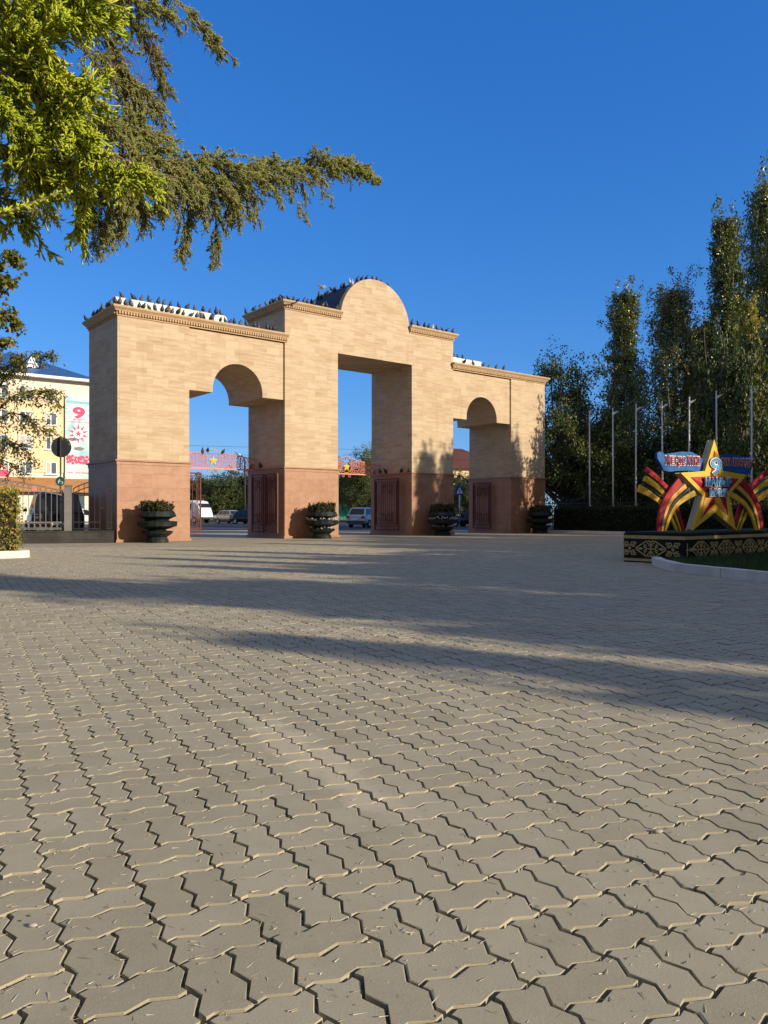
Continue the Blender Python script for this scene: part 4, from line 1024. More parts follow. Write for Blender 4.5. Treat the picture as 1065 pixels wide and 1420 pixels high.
M().box((bn0, -.34, bz0), (bn1, -.30, bz1)).build('cloth', nb_.m, ban)
MT['bpink'] = paint('banner pink', (.70, .085, .17), .7, 0, .2, .8); MT['bgrey'] = paint('banner grey', (.20, .19, .22), .7, 0, .3, .8); MT['bblue'] = paint('banner blue', (.22, .52, .62), .7, 0, .2, .8)
def wash(name, u, v, ru, rv, mt, y, n=26, wob=.12):
    m = M(); rx_, rz__ = ru*(bn1-bn0), rv*(bz1-bz0); ph = rnd.uniform(0, 6)
    m.prism([(BX(u)+rx_*cos(2*pi*k/n)*(1+wob*sin(3*2*pi*k/n+ph)), BZ(v)+rz__*sin(2*pi*k/n)*(1+wob*sin(5*2*pi*k/n+ph))) for k in range(n)], -.352-y, -.341-y); return m
M().box((BX(.04), -.352, BZ(.905)), (BX(.98), -.341, BZ(.935))).build('blue_strip', MT['bblue'], ban)
a = wash('x', .28, .475, .22, .018, 0, 0); a.build('grey_shape', MT['bgrey'], ban)
a = wash('x', .52, .365, .20, .022, 0, .002); a.build('grey_shape', MT['bgrey'], ban)
a = M()
for k in range(26):
    q = wash('x', .1 + .82*(k % 9)/8 + rnd.uniform(-.03, .03), .20 + .032*(k//9) + rnd.uniform(-.012, .012), .062, .018, 0, .003+.0004*k, 9, .25); a.add(q.v, q.f)
a.build('flower_print', MT['bpink'], ban)
a = M(); cu_, cv_ = BX(.5), BZ(.545); a.prism([(cu_+x, cv_+z) for x, z in star_pts(0, 0, 1.15, .50, 10)], -.352, -.341); a.build('medal_print', MT['bpink'], ban)
a = M(); a.prism([(cu_+.55*cos(k*pi/12), cv_+.55*sin(k*pi/12)) for k in range(24)], -.360, -.353); a.build('medal_centre', MT['white'], ban)
a = M(); a.prism([(cu_+x, cv_+z) for x, z in star_pts(0, 0, .42, .17, 5)], -.366, -.361); a.build('medal_star', MT['bpink'], ban)
bw = bn1-bn0
def blet(s, u, v, w, h, mt):
    lettering(s, BX(u), BZ(v), w*bw, h*(bz1-bz0), -.345, [(mt, .01, .0)], ban)
lettering('9', BX(.52), BZ(.795), .40*bw, .125*(bz1-bz0), -.345, [(MT['white'], .10, 0.0), (MT['bpink'], .05, .01)], ban)
blet('МАМЫР', .5, .715, .40, .014, MT['bpink']); blet('ҰЛЫ ЖЕҢІС КҮНІ', .5, .685, .82, .016, MT['bpink'])
blet('9 Мая - День Победы', .5, .075, .86, .026, MT['bpink'])
b2 = thing('wall_banner', 'red and white banner glimpsed through the twigs at the edge of the apartment block', 'banner', b0_, bang)
r0, r1 = bx_of(-22, .3), bx_of(9, .3)
M().box((r0, -.34, bz_of(0, 668)), (r1, -.30, bz_of(0, 640))).build('cloth', MT['whiteplaster'], b2)
a = M()
for k in range(7): a.prism([(r0+(r1-r0)*(k+.5)/7+.5*cos(j*pi/5), bz_of(0, 652)+.40*sin(j*pi/5)+.6*sin(k*2)) for j in range(10)], -.352-.0005*k, -.341)
a.build('flower_print', MT['bpink'], b2)

# ================================================================== VEHICLES
def patch(c, u0, u1, v0, v1, off):
    c = [Vector(x) for x in c]
    n = (c[1]-c[0]).cross(c[3]-c[0]).normalized()
    f = lambda u, v: c[0]*(1-u)*(1-v) + c[1]*u*(1-v) + c[2]*u*v + c[3]*(1-u)*v + n*off
    return [f(u0, v0), f(u1, v0), f(u1, v1), f(u0, v1)]
def car(label, loc, rz, paintm, kind='sedan', cat='car'):
    g = thing('parked_car', label, cat, loc, rz)
    if kind == 'sedan':
        W = .83; zb = .93; st = [(-2.08, .42, .70, .70), (-2.02, .30, .90, .78), (-1.5, .24, .95, .82), (-.6, .22, .94, .83), (.8, .22, .93, .83), (1.5, .24, .86, .81), (1.95, .28, .74, .76), (2.05, .38, .64, .68)]
        cab = ((-1.62, .86, .77), (-1.05, .30, .60), .93, 1.42); wheels = (-1.28, 1.28); wr = .30
    elif kind == 'hatch':
        W = .82; st = [(-1.95, .42, .85, .72), (-1.9, .30, .98, .79), (-1.2, .24, .98, .82), (.6, .24, .96, .82), (1.4, .26, .90, .80), (1.82, .30, .78, .75), (1.9, .40, .68, .68)]
        cab = ((-1.86, .78, .76), (-1.42, .20, .62), .96, 1.52); wheels = (-1.15, 1.2); wr = .33
    else:
        W = .94; st = [(-2.35, .48, 1.0, .82), (-2.28, .34, 1.12, .92), (-1.5, .30, 1.12, .94), (.7, .30, 1.10, .94), (1.7, .32, 1.04, .92), (2.2, .36, .90, .86), (2.3, .48, .76, .78)]
        cab = ((-2.26, 1.05, .88), (-1.98, .32, .72), 1.10, 1.80); wheels = (-1.4, 1.42); wr = .39
    m = M(); rings = []
    for x, z0, z1, w in st:
        rings.append([Vector((x, y, z)) for y, z in ((-w*.82, z0), (-w, z0+.12), (-w*1.02, (z0+z1)/2), (-w*.97, z1-.10), (-w*.86, z1), (0, z1+.025), (w*.86, z1), (w*.97, z1-.10), (w*1.02, (z0+z1)/2), (w, z0+.12), (w*.82, z0))])
    m.loft(rings, True, True)
    (xb0, xb1, wb), (xt0, xt1, wt), z0, z1 = cab
    B = [Vector((xb0, -wb, z0-.03)), Vector((xb1, -wb, z0-.03)), Vector((xb1, wb, z0-.03)), Vector((xb0, wb, z0-.03))]
    T_ = [Vector((xt0, -wt, z1)), Vector((xt1, -wt, z1)), Vector((xt1, wt, z1)), Vector((xt0, wt, z1))]
    m.loft([B, T_], False, True)
    m.loft([[Vector((xt0+.03, -wt+.03, z1-.01)), Vector((xt1-.03, -wt+.03, z1-.01)), Vector((xt1-.03, wt-.03, z1-.01)), Vector((xt0+.03, wt-.03, z1-.01))], [Vector((xt0+.18, -wt+.15, z1+.045)), Vector((xt1-.2, -wt+.15, z1+.045)), Vector((xt1-.2, wt-.15, z1+.045)), Vector((xt0+.18, wt-.15, z1+.045))]], False, True)
    body = m.build('body', paintm, g)
    for (a, b), spans in (((0, 1), ((.06, .36), (.40, .70), (.73, .95))), ((2, 3), ((.05, .27), (.30, .60), (.64, .94))), ((1, 2), ((.06, .94),)), ((3, 0), ((.07, .93),))):
        q = [B[a], B[b], T_[b], T_[a]]
        for u0, u1 in spans:
            M().add(patch(q, u0, u1, .14, .90, .008), [(0,1,2,3)]).build('window', MT['glass'], g)
    for x in wheels:
        for sy in (-1, 1):
            w = M(); y0 = sy*(W-.13); y1 = sy*(W+.035)
            w.loft([[Vector((x + r*cos(2*pi*k/18), y, wr + r*sin(2*pi*k/18))) for k in range(18)] for r, y in ((wr*.8, y0), (wr, y0+sy*.02), (wr, y1-sy*.03), (wr*.9, y1))], True, True)
            wo = w.build('wheel', MT['black'], g)
            w = M(); w.loft([[Vector((x + r*cos(2*pi*k/14), y1 + sy*e, wr + r*sin(2*pi*k/14))) for k in range(14)] for r, e in ((wr*.62, -.01), (wr*.58, .008), (wr*.2, .0))], False, True); w.build('rim', MT['rim'], wo)
            # dark arch above the wheel
    xf, xr = st[-1][0], st[0][0]; zf = st[-2][2]; zr = st[1][2]
    for sy in (-1, 1):
        m = M(); m.box((xf-.16, sy*W*.78-.15, zf-.17), (xf-.01, sy*W*.78+.13*(1 if sy < 0 else .6), zf-.04)); m.build('headlight', MT['lampglass'], g)
        m = M(); m.box((xr-.012, sy*W*.76-.12, zr-.26), (xr+.10, sy*W*.76+.12, zr-.08)); m.build('tail_light', MT['taillight'] if kind != 'suv' else MT['signback'], g)
        m = M(); mx0 = xb1-.12; m.box((mx0-.09, sy*(W+.06)-.07, z0+.02), (mx0+.05, sy*(W+.06)+.07, z0+.15)); m.build('mirror', paintm, g)
    M().box((xf-.12, -W*.9, .36), (xf+.05, W*.9, .52)).build('bumper', MT['signback'], g)
    M().box((xr-.07, -W*.9, .36), (xr+.12, W*.9, .54)).build('bumper', MT['signback'], g)
    M().box((xf+.0, -W*.5, .56), (xf+.02, W*.5, zf-.09)).build('grille', MT['black'], g)
    M().box((xr-.085, -.26, .60 if kind != 'sedan' else .56), (xr-.06, .26, .71 if kind != 'sedan' else .67)).build('number_plate', MT['white'], g)
    return g
MT['silver'] = paint('silver car paint', (.42, .43, .44), .25, .5, .06, 2)
MT['carwhite'] = paint('pale blue grey car paint', (.50, .53, .56), .25, .1, .06, 2)
MT['cardark'] = paint('black car paint', (.012, .013, .015), .15, .1, .1, 2)
p = at(321, 712, 84); car('small silver saloon car on the road beyond the opening next to the fence', (p.x, p.y, -.05), R(-38), MT['silver'])
p = at(346.5, 712, 80); car('dark saloon car on the road, mostly hidden by the second pier', (p.x, p.y, -.05), R(-30), MT['cardark'])
p = at(508, 712, 60.5); car('pale hatchback seen from behind in the tall middle opening', (p.x, p.y, -.05), R(66), MT['carwhite'], 'hatch')
p = at(74, 712, 31.5); car('black off-road car seen from behind through the iron fence', (p.x, p.y, 0), R(118), MT['cardark'], 'suv')
p = at(118, 712, 58); car('white saloon car glimpsed low behind the iron wicket gate', (p.x, p.y, -.05), R(10), MT['white'])
p = at(657, 712, 63); car('dark car half hidden by the fourth pier beside the blue sign', (p.x, p.y, -.05), R(150), MT['cardark'])
p = at(640, 712, 79); car('small white car parked behind the blue crossing sign', (p.x, p.y, -.05), R(60), MT['white'], 'hatch')
# minibus
p = at(262, 712, 88)
bs = thing('minibus', 'white minibus behind the red gate leaf at the first pier', 'bus', (p.x, p.y, -.05), R(-35))
m = M(); L = 6.2
rings = []
for x, z0, z1, w in ((-3.1, .45, 2.3, .9), (-3.0, .38, 2.55, .98), (1.6, .38, 2.58, .98), (2.3, .38, 2.42, .97), (2.75, .40, 1.75, .95), (3.05, .42, 1.15, .9), (3.12, .5, .95, .82)):
    rings.append([Vector((x, y, z)) for y, z in ((-w*.9, z0), (-w, z0+.15), (-w, z0+(z1-z0)*.5), (-w*.93, z1-.2), (-w*.75, z1), (w*.75, z1), (w*.93, z1-.2), (w, z0+(z1-z0)*.5), (w, z0+.15), (w*.9, z0))])
m.loft(rings, False, True); m.build('body', MT['white'], bs)
for sy in (-1, 1):
    for x0, x1 in ((-2.8, -1.9), (-1.75, -.8), (-.65, .3), (.45, 1.5)):
        m = M(); m.add([(x0, sy*.99, 1.5), (x1, sy*.99, 1.5), (x1, sy*.955, 2.2), (x0, sy*.955, 2.2)], [(0,1,2,3)]); m.build('window', MT['glass'], bs)
m = M(); m.add([(2.78, -.8, 1.76), (2.78, .8, 1.76), (2.33, .74, 2.36), (2.33, -.74, 2.36)], [(0,1,2,3)]); m.build('windscreen', MT['glass'], bs)
for x in (-1.9, 2.0):
    for sy in (-1, 1):
        w = M(); w.loft([[Vector((x + r*cos(2*pi*k/18), sy*y, .38 + r*sin(2*pi*k/18))) for k in range(18)] for r, y in ((.3, .78), (.38, .8), (.38, .99), (.34, 1.01))], True, True); wo = w.build('wheel', MT['black'], bs)
        w = M(); w.loft([[Vector((x + r*cos(2*pi*k/12), sy*y, .38 + r*sin(2*pi*k/12))) for k in range(12)] for r, y in ((.24, 1.0), (.22, 1.02))], False, True); w.build('rim', MT['rim'], wo)
for sy in (-1, 1): M().box((3.04, sy*.62-.16, .85), (3.11, sy*.62+.16, 1.05)).build('headlight', MT['lampglass'], bs)
M().box((3.06, -.9, .45), (3.2, .9, .7)).build('bumper', MT['signback'], bs)

# ================================================================== STREET THINGS BEHIND THE GATE
p = at(339.5, 712, 82); lp = thing('street_lamp', 'slim street lamp with one bent arm beyond the opening next to the fence', 'street lamp', (p.x, p.y, 0))
zt_ = HCAM + (HYP-631)*82/FPX
M().tube([(0, 0, 0), (0, 0, zt_-1), (-.1, 0, zt_-.3), (-.45, 0, zt_)], [.13, .09, .07, .06], 8).build('pole', MT['concrete'], lp)
m = M(); m.loft([[Vector((x, y*w, zt_ + (-.45-x)*.5 + z*h)) for y, z in ((-1, -1), (1, -1), (1, 1), (-1, 1))] for x, w, h in ((-.40, .06, .05), (-.55, .16, .08), (-.95, .15, .07), (-1.05, .05, .03))], True, True); m.build('lamp_head', MT['steel'], lp)
p = at(637.3, 712, 62); sg = thing('crossing_sign', 'blue square crossing sign on a grey pole in the last opening', 'road sign', (p.x, p.y, 0))
zc_ = HCAM + (HYP-680)*62/FPX
M().tube([(0, 0, 0), (0, 0, zc_+.3)], .05, 8).build('pole', MT['steel'], sg)
M().box((-.33, -.075, zc_-.36), (.33, -.055, zc_+.36)).build('plate', MT['signblue'], sg)
m = M(); m.prism([(-.26, zc_-.25), (.26, zc_-.25), (0, zc_+.25)], -.083, -.076); m.build('triangle', MT['white'], sg)
m = M(); m.ball((0.01, -.088, zc_+.10), .035, 8, 6, (1, .1, 1)); m.flatribbon([(0.0, zc_+.05), (-.01, zc_-.06), (-.08, zc_-.2)], .045, -.09, -.084); m.flatribbon([(-.01, zc_-.06), (.07, zc_-.2)], .04, -.0905, -.0845); m.flatribbon([(-.07, zc_-.04), (0, zc_+.04), (.07, zc_-.04)], .025, -.091, -.085); m.build('walker', MT['signblack'], sg)
p0 = at(470, 712, 92); p1_ = at(507, 712, 92)
gf = thing('sheet_fence', 'bright green sheet metal fence with posts across the road', 'fence', (p0.x, p0.y, 0))
m = M()
for k in range(16): m.box((k*.2, -.02 - .03*(k % 2), .45), (k*.2+.2, .02, 2.15))
m.build('sheet', MT['greenfence'], gf)
for x in (-.05, 1.6, 3.25): M().box((x-.06, -.09, .1), (x+.06, -.052, 2.35)).build('post', paint('pale green post', (.45, .7, .6), .5), gf)
# low pipe rail by the road
rp = thing('pipe_rail', 'low pale pipe rail beside the green sheet fence across the road', 'railing', (at(509, 712, 91).x, 91, 0))
m = M(); m.tube([(0, 0, 1.95), (16, 0, 1.95)], .05, 6); m.build('rail', MT['flagwhite'], rp)
for k in range(9): M().tube([(k*2, 0, 0), (k*2, 0, 1.95)], .05, 6).build('post', MT['flagwhite'], rp)
# house with a brown red roof
p = at(640, 712, 112)
hs = thing('brick_house', 'yellow walled house with a brownish red hipped roof in the last opening', 'house', (p.x, p.y, 0), R(20))
zr0 = HCAM + (HYP-650)*112/FPX; zr1 = HCAM + (HYP-626)*112/FPX
M().box((-6.5, 0, 0), (7, 9, zr0)).build('wall', MT['wall_yellow'], hs)
m = M(); m.add([(-7.2, -.7, zr0), (7.7, -.7, zr0), (7.7, 9.7, zr0), (-7.2, 9.7, zr0), (-2.2, 4.5, zr1+.8), (2.2, 4.5, zr1+.8)], [(0,1,5,4), (1,2,5), (2,3,4,5), (3,0,4), (3,2,1,0)]); m.build('roof', MT['rooftin_red'], hs)
for x in (-4.5, -1, 2.5):
    w_ = M().box((x, -.06, 3.6), (x+1.5, -.002, 5.4)).build('window', MT['white'], hs); M().box((x+.1, -.075, 3.7), (x+1.4, -.061, 5.3)).build('pane', MT['pane'], w_)
# wires over the street
for k, (ya, yb) in enumerate(((622, 619), (630, 633))):
    a = at(-200, ya-22, 96); b = at(900, yb+8, 96); pts = []
    for i in range(25):
        f = i/24; q = a.lerp(b, f); q.z -= 1.2*4*f*(1-f)*.5; pts.append(q)
    m = M(); m.tube([q - a for q in pts], .016, 4); o = m.build('overhead_wire', MT['black']); o.location = a
    tag(o, ('upper' if k == 0 else 'lower') + ' thin black wire slung across the street behind the gate', 'wire')
# a white flower bed beside the sign pole
p = at(640, 712, 66)
C = np.stack([rng.normal(0, 1.0, 500), rng.normal(0, .5, 500), rng.uniform(.02, .45, 500)], 1)
o = obj('flower_bed', leaf_quads(C, .2, leaf_mat('pale roadside blooms', [(.3, (.5, .5, .45)), (.6, (.7, .68, .6)), (.7, (.08, .12, .03))], .2), 'flower_bed', .9)); o.location = (p.x+.2, p.y, 0)
tag(o, 'low pale flowering plants at the foot of the blue crossing sign', 'flower bed')

# ================================================================== TREES
def curve(p, q, bend=(0, 0, 0), n=7):
    p, q, b = Vector(p), Vector(q), Vector(bend)
    return [p.lerp(q, i/(n-1)) + b*(4*(i/(n-1))*(1-i/(n-1))) for i in range(n)]
def np_path(pts, t):
    """points at parameters t (0..1) of a polyline"""
    P = np.array([tuple(p) for p in pts]); u = np.clip(t, 0, .9999)*(len(P)-1); k = u.astype(int); f = (u-k)[:, None]
    return P[k]*(1-f) + P[k+1]*f
LEAF = {
 'poplar': leaf_mat('poplar leaves', [(.15, (0.043, 0.069, 0.019)), (.42, (0.095, 0.128, 0.032)), (.66, (0.179, 0.203, 0.045)), (.86, (0.381, 0.321, 0.066)), (.97, (0.643, 0.459, 0.094))], .28, .32, .30, .65),
 'poplar_l': leaf_mat('pale poplar leaves', [(.15, (0.070, 0.088, 0.033)), (.42, (0.154, 0.169, 0.066)), (.66, (0.266, 0.257, 0.099)), (.9, (0.420, 0.338, 0.121))], .28, .32, .30, .65),
 'poplar_y': leaf_mat('yellowing poplar leaves', [(.15, (0.143, 0.173, 0.034)), (.5, (0.357, 0.344, 0.056)), (.8, (0.643, 0.505, 0.084))], .32, .45, .35),
 'broad': leaf_mat('broad tree leaves', [(.15, (0.038, 0.062, 0.021)), (.45, (0.085, 0.119, 0.035)), (.7, (0.179, 0.195, 0.052)), (.92, (0.405, 0.309, 0.084))], .28, .45, .35),
 'street': leaf_mat('street tree leaves', [(.15, (0.024, 0.044, 0.014)), (.5, (0.054, 0.085, 0.024)), (.75, (0.128, 0.150, 0.034)), (.95, (0.272, 0.255, 0.060))], .25, .5, .25),
 'elm_y': leaf_mat('yellowing elm leaves', [(.15, (.06, .085, .02)), (.45, (.16, .17, .04)), (.7, (.28, .25, .06)), (.92, (.38, .27, .08))], .38, .45, 1.2),
 'elm': leaf_mat('elm leaves', [(.15, (0.043, 0.065, 0.020)), (.45, (0.111, 0.128, 0.034)), (.7, (0.238, 0.221, 0.051)), (.92, (0.408, 0.289, 0.085))], .30, .45, 1.2),
}
def poplar_meshes(name, H, Rm, n_br, n_leaf, size, leaf, seed, fork=0):
    r = random.Random(seed); tr = M(); cen = []; w = []
    lean = Vector((r.uniform(-.02, .02)*H, r.uniform(-.02, .02)*H, 0))
    trunk = [Vector((0, 0, 0)) + lean*(i/9)**2 + Vector((.05*sin(i*1.7), .05*cos(i*2.1), H*.93*i/9)) for i in range(10)]
    tr.tube(trunk, [H*.013*(1-.93*i/9)+.012 for i in range(10)], 8)
    Cs = []
    for k in range(n_br):
        f = .07 + .88*((k+.5)/n_br); a = k*2.399 + r.uniform(-.4, .4)
        b = trunk[min(int(f*9), 8)].lerp(trunk[min(int(f*9)+1, 9)], f*9-int(f*9))
        env = Rm*(.42 + .58*sin(min(1, (f+.12)*1.35)*pi*.78))*(1.0-.62*f**3)
        out = env*r.uniform(.55, 1.12)*(1.0 if r.random() > .12 else 1.3); up = H*(.07+.10*(1-f))*r.uniform(.7, 1.3)
        e = b + Vector((cos(a)*out, sin(a)*out, up))
        if e.z > H: e.z = H - r.uniform(0, .5)
        br = curve(b, e, (cos(a)*out*.28, sin(a)*out*.28, -up*.18), 6)
        tr.tube(br, [H*.0042*(1-.8*i/5)*(1.2-f)+.010 for i in range(6)], 5)
        nl = int(n_leaf/n_br*r.uniform(.6, 1.45))
        ncl = max(6, nl//30); cl = rng.normal(0, 1, (ncl, 3))*np.array([.155*Rm, .155*Rm, .26*Rm]); ci = rng.integers(0, ncl, nl); tc = rng.random(ncl)**.8
        base = np_path(br, tc[ci]) + cl[ci]*(.55+.6*tc[ci])[:, None]
        Cs.append(base + rng.normal(0, 1, (nl, 3))*np.array([.062, .062, .11])*Rm*.9)
    top = trunk[-1]
    tt = rng.random(int(n_leaf*.03))[:, None]; Cs.append(np.array(tuple(trunk[-2]))*(1-tt) + np.array(tuple(top))*tt + rng.normal(0, 1, (len(tt), 3))*np.array([.14*Rm, .14*Rm, H*.008])*(1.3-.8*tt))
    C = np.concatenate(Cs)
    return tr.mesh('trunk', MT['palebark']), leaf_quads(C, size, leaf, 'crown', .8, .25)
def broad_meshes(name, H, Rm, n_br, n_leaf, size, leaf, seed, low=.25, flat=1.0, bark='bark'):
    r = random.Random(seed); tr = M(); Cs = []
    th = H*low*1.25; trunk = curve((0, 0, 0), (r.uniform(-.3, .3), r.uniform(-.3, .3), th), (r.uniform(-.15, .15), .1, 0), 5)
    tr.tube(trunk, [H*.022*(1-.45*i/4) for i in range(5)], 8)
    for k in range(n_br):
        a = k*2.399 + r.uniform(-.5, .5); el = R(r.uniform(2, 84))*(1 if k % 7 else .3); rr = r.uniform(.55, 1.06)
        e = Vector((cos(a)*cos(el)*Rm*rr, sin(a)*cos(el)*Rm*rr, H*low + (H*(1-low))*sin(el)*rr*flat*.98 + .06*H))
        b = trunk[r.choice((2, 3, 4, 4))]
        br = curve(b, e, (cos(a)*Rm*.10, sin(a)*Rm*.10, (e.z-b.z)*.10), 7)
        tr.tube(br, [H*.0085*(1-.85*i/6)+.008 for i in range(7)], 5)
        for q in range(3):
            s0 = br[r.choice((3, 4, 5))]; e2 = s0 + Vector((r.gauss(0, 1), r.gauss(0, 1), r.gauss(.25, .7)))*Rm*.20
            tr.tube(curve(s0, e2, (0, 0, .05), 4), [H*.0028, H*.002, .006, .004], 4)
            br2 = curve(s0, e2, (0, 0, .05), 4)
            nl = int(n_leaf/n_br/4*r.uniform(.5, 1.5)); ncl = max(3, nl//20)
            tc = rng.random(ncl); cl = np_path(br2, tc) + rng.normal(0, Rm*.055, (ncl, 3)); Cs.append(cl[rng.integers(0, ncl, nl)] + rng.normal(0, Rm*.036, (nl, 3)))
        nl = int(n_leaf/n_br/4*r.uniform(.6, 1.5)); ncl = max(3, nl//20); tc = .45 + .6*rng.random(ncl)
        cl = np_path(br, tc) + rng.normal(0, Rm*.07, (ncl, 3)); Cs.append(cl[rng.integers(0, ncl, nl)] + rng.normal(0, Rm*.040, (nl, 3)))
    C = np.concatenate(Cs); C[:, 2] = np.maximum(C[:, 2], .25)
    return tr.mesh('trunk', MT[bark]), leaf_quads(C, size, leaf, 'crown', .75, .2)
def plant(name, label, cat, loc, meshes, rz=0.0, sc=(1, 1, 1), group=None):
    g = thing(name, label, cat, loc, rz, group); g.scale = sc
    obj('trunk', meshes[0], g); obj('crown', meshes[1], g); return g
PA = poplar_meshes('a', 19.0, 1.75, 84, 38000, .145, LEAF['poplar'], 3)
PB = poplar_meshes('b', 17.0, 2.3, 92, 40000, .145, LEAF['poplar'], 5)
PL = poplar_meshes('l', 17.0, 2.4, 92, 40000, .145, LEAF['poplar_l'], 12)
PCy = poplar_meshes('c', 12.0, 1.0, 50, 16000, .13, LEAF['poplar_y'], 8)
BA = broad_meshes('a', 10.5, 5.2, 54, 44000, .155, LEAF['broad'], 4, .16)
BB = broad_meshes('b', 7.0, 4.0, 44, 20000, .17, LEAF['street'], 6, .12)
gp = 'tall poplars behind the flagpoles'
def pl_at(px, d, topy, ms, h0, label, rz, sxy=1.0, group=gp, name='poplar_tree', cat='poplar'):
    p = at(px, 712, d); H = HCAM + (HYP-topy)*d/FPX
    return plant(name, label, cat, (p.x, p.y, 0), ms, rz, (sxy, sxy, H/h0), group)
pl_at(867, 58, 383, PA, 19.0, 'dense dark poplar standing alone, nearest the gate', .4, 1.0)
pl_at(936, 54, 378, PL, 17.0, 'wide light green poplar with forked rounded top beside the lone dark one', 1.2, 1.0)
pl_at(972, 56, 435, PA, 19.0, 'middling dark poplar between the wide poplar and the very tall slim one', 2.2, 1.1)
pl_at(1007, 52, 272, PA, 19.0, 'very tall slim poplar with pointed top and a small side tip', 4.0, .98)
pl_at(1066, 47, 222, PB, 17.0, 'tallest poplar of the row, cut off at the edge of the view', 2.6, .82)
pl_at(1042, 43, 398, PCy, 12.0, 'narrow yellowing poplar in front of the tallest ones', .8, .9)
pl_at(1105, 44, 262, PA, 19.0, 'tall dark poplar behind the tallest one, just past the edge of the view', 5.0, 1.1)
pl_at(1020, 60, 420, PB, 17.0, 'dark bushy poplar behind the last flagpoles', 5.6, 1.0)
gb = 'leafy trees behind the dark hedge'
pl_at(789, 50, 505, BA, 10.5, 'broad loose leafy tree between the last pier and the lone dark poplar', .6, .98, gb, 'broadleaf_tree', 'tree')
pl_at(835, 52, 575, BB, 7.0, 'low leafy tree under the lone dark poplar', 1.9, 1.0, gb, 'broadleaf_tree', 'tree')
for px, d, ty, rz, s, lb in ((900, 47, 600, .3, .9, 'low dark tree behind the third flagpole'), (950, 46, 585, 2.1, .95, 'low dark tree behind the middle flagpoles'), (1005, 44, 590, 4.4, .9, 'low dark tree behind the star sign'), (1060, 42, 560, 1.1, 1.0, 'low dark tree at the end of the railing by the edge of the view')):
    pl_at(px, d, ty, BB, 7.0, lb, rz, s, gb, 'broadleaf_tree', 'tree')
gs = 'street trees across the road'
for px, d, ty, ms, h0, rz, s, lb in ((285, 108, 655, BB, 7.0, 1.0, 1.25, 'round green street tree behind the minibus'), (312, 104, 660, BB, 7.0, 3.0, 1.15, 'green street tree behind the silver saloon car'), (338, 110, 650, BB, 7.0, 5.1, 1.2, 'street tree behind the bent street lamp'), (372, 107, 645, BB, 7.0, .4, 1.2, 'street tree hidden mostly by the second pier'),
        (470, 106, 650, BB, 7.0, 2.0, 1.1, 'street tree behind the green sheet fence'), (494, 98, 640, BB, 7.0, 2.7, .95, 'leafy street tree over the pale hatchback'), (511, 92, 622, BA, 10.5, 4.1, .80, 'taller loose street tree beside the third pier in the middle opening'), (643, 84, 650, BB, 7.0, .9, .62, 'dark leafy tree in front of the yellow walled house'), (650, 78, 664, BB, 7.0, 3.9, .5, 'low bush-like tree behind the blue crossing sign'), (632, 90, 676, BB, 7.0, 1.4, .7, 'low yellow green tree under the yellow walled house'), (240, 112, 650, BB, 7.0, 2.4, 1.2, 'street tree hidden behind the first pier'), (560, 100, 640, BB, 7.0, 1.4, 1.2, 'street tree hidden behind the third pier')):
    pl_at(px, d, ty, ms, h0, lb, rz, s, gs, 'street_tree', 'tree')

# trees on the sunny side of the plaza, out of the view, whose shade lies over it
SUN = Vector((.887, -.46, 0)).normalized()
def shade(q, X, H, ms, h0, s, rz):
    """q: how far the tree's shadow lane lies across the plaza"""
    Y = (q - .46*X)/.887
    plant('plaza_tree', 'leafy tree on the sunny side of the plaza, past the edge of the view', 'tree', (X, Y, 0), ms, rz, (s, s, H/h0), 'trees shading the plaza')
for a in SHADE: 
    ms, h0 = {'P': (PA, 19.0), 'Q': (PB, 17.0), 'B': (BB, 7.0), 'A': (BA, 10.5)}[a[3]]
    shade(a[0], a[1], a[2], ms, h0, a[4], a[5])

# unseen trees added to cut the sky fill, across the plaza and behind the viewer
for k, (x, y, ms, h0, H, s_, rz) in enumerate(ADDED_PARK):
    m_ = {'P': PA, 'Q': PB, 'B': BB, 'A': BA}[ms]
    plant('added_park_tree', 'leafy park tree added out of view behind the viewer or beyond the yellow hedge', 'tree', (x, y, 0), m_, rz, (s_, s_, H/h0), 'added park trees round the plaza')

# ------------------------------------------------------------------ the leafy elm at the left edge
def px_limb(pts): return [at(x, y, d) for x, y, d in pts]
ew = thing('elm_tree', 'leafy elm with thin drooping twigs at the left edge before the apartment block', 'tree', (-6.6, 9.3, 0))
def rel(pts, o): return [p - o.location for p in pts]
tr = M(); Cs = []; Cs2 = []
tk = [Vector((0, 0, 0)), Vector((.05, 0, 1.2)), Vector((0, .05, 2.4)), Vector((.15, 0, 3.6)), Vector((.1, .1, 5.2))]
tr.tube(tk, [.17, .15, .13, .10, .05], 9)
def twiggy(path, n_tw, tl, leaves_per, spread, big=False, droop=.5):
    for k in range(n_tw):
        f = .12 + .88*rnd.random(); b = Vector(np_path(path, np.array([f]))[0])
        d = (Vector(path[-1]) - Vector(path[-2])).normalized()*.9 + Vector((rnd.gauss(0, .6), rnd.gauss(0, .6), rnd.gauss(-.1, .45)))
        e = b + d.normalized()*tl*rnd.uniform(.5, 1.2)*(1.1 - .5*f); e.z -= droop*tl*.25
        tw = curve(b, e, (0, 0, tl*.10), 6); tr.tube(tw, [.006, .005, .004, .003, .0022, .0015], 4)
        (Cs2 if big else Cs).append(np_path(tw, .12 + .88*rng.random(leaves_per)) + rng.normal(0, spread, (leaves_per, 3)))
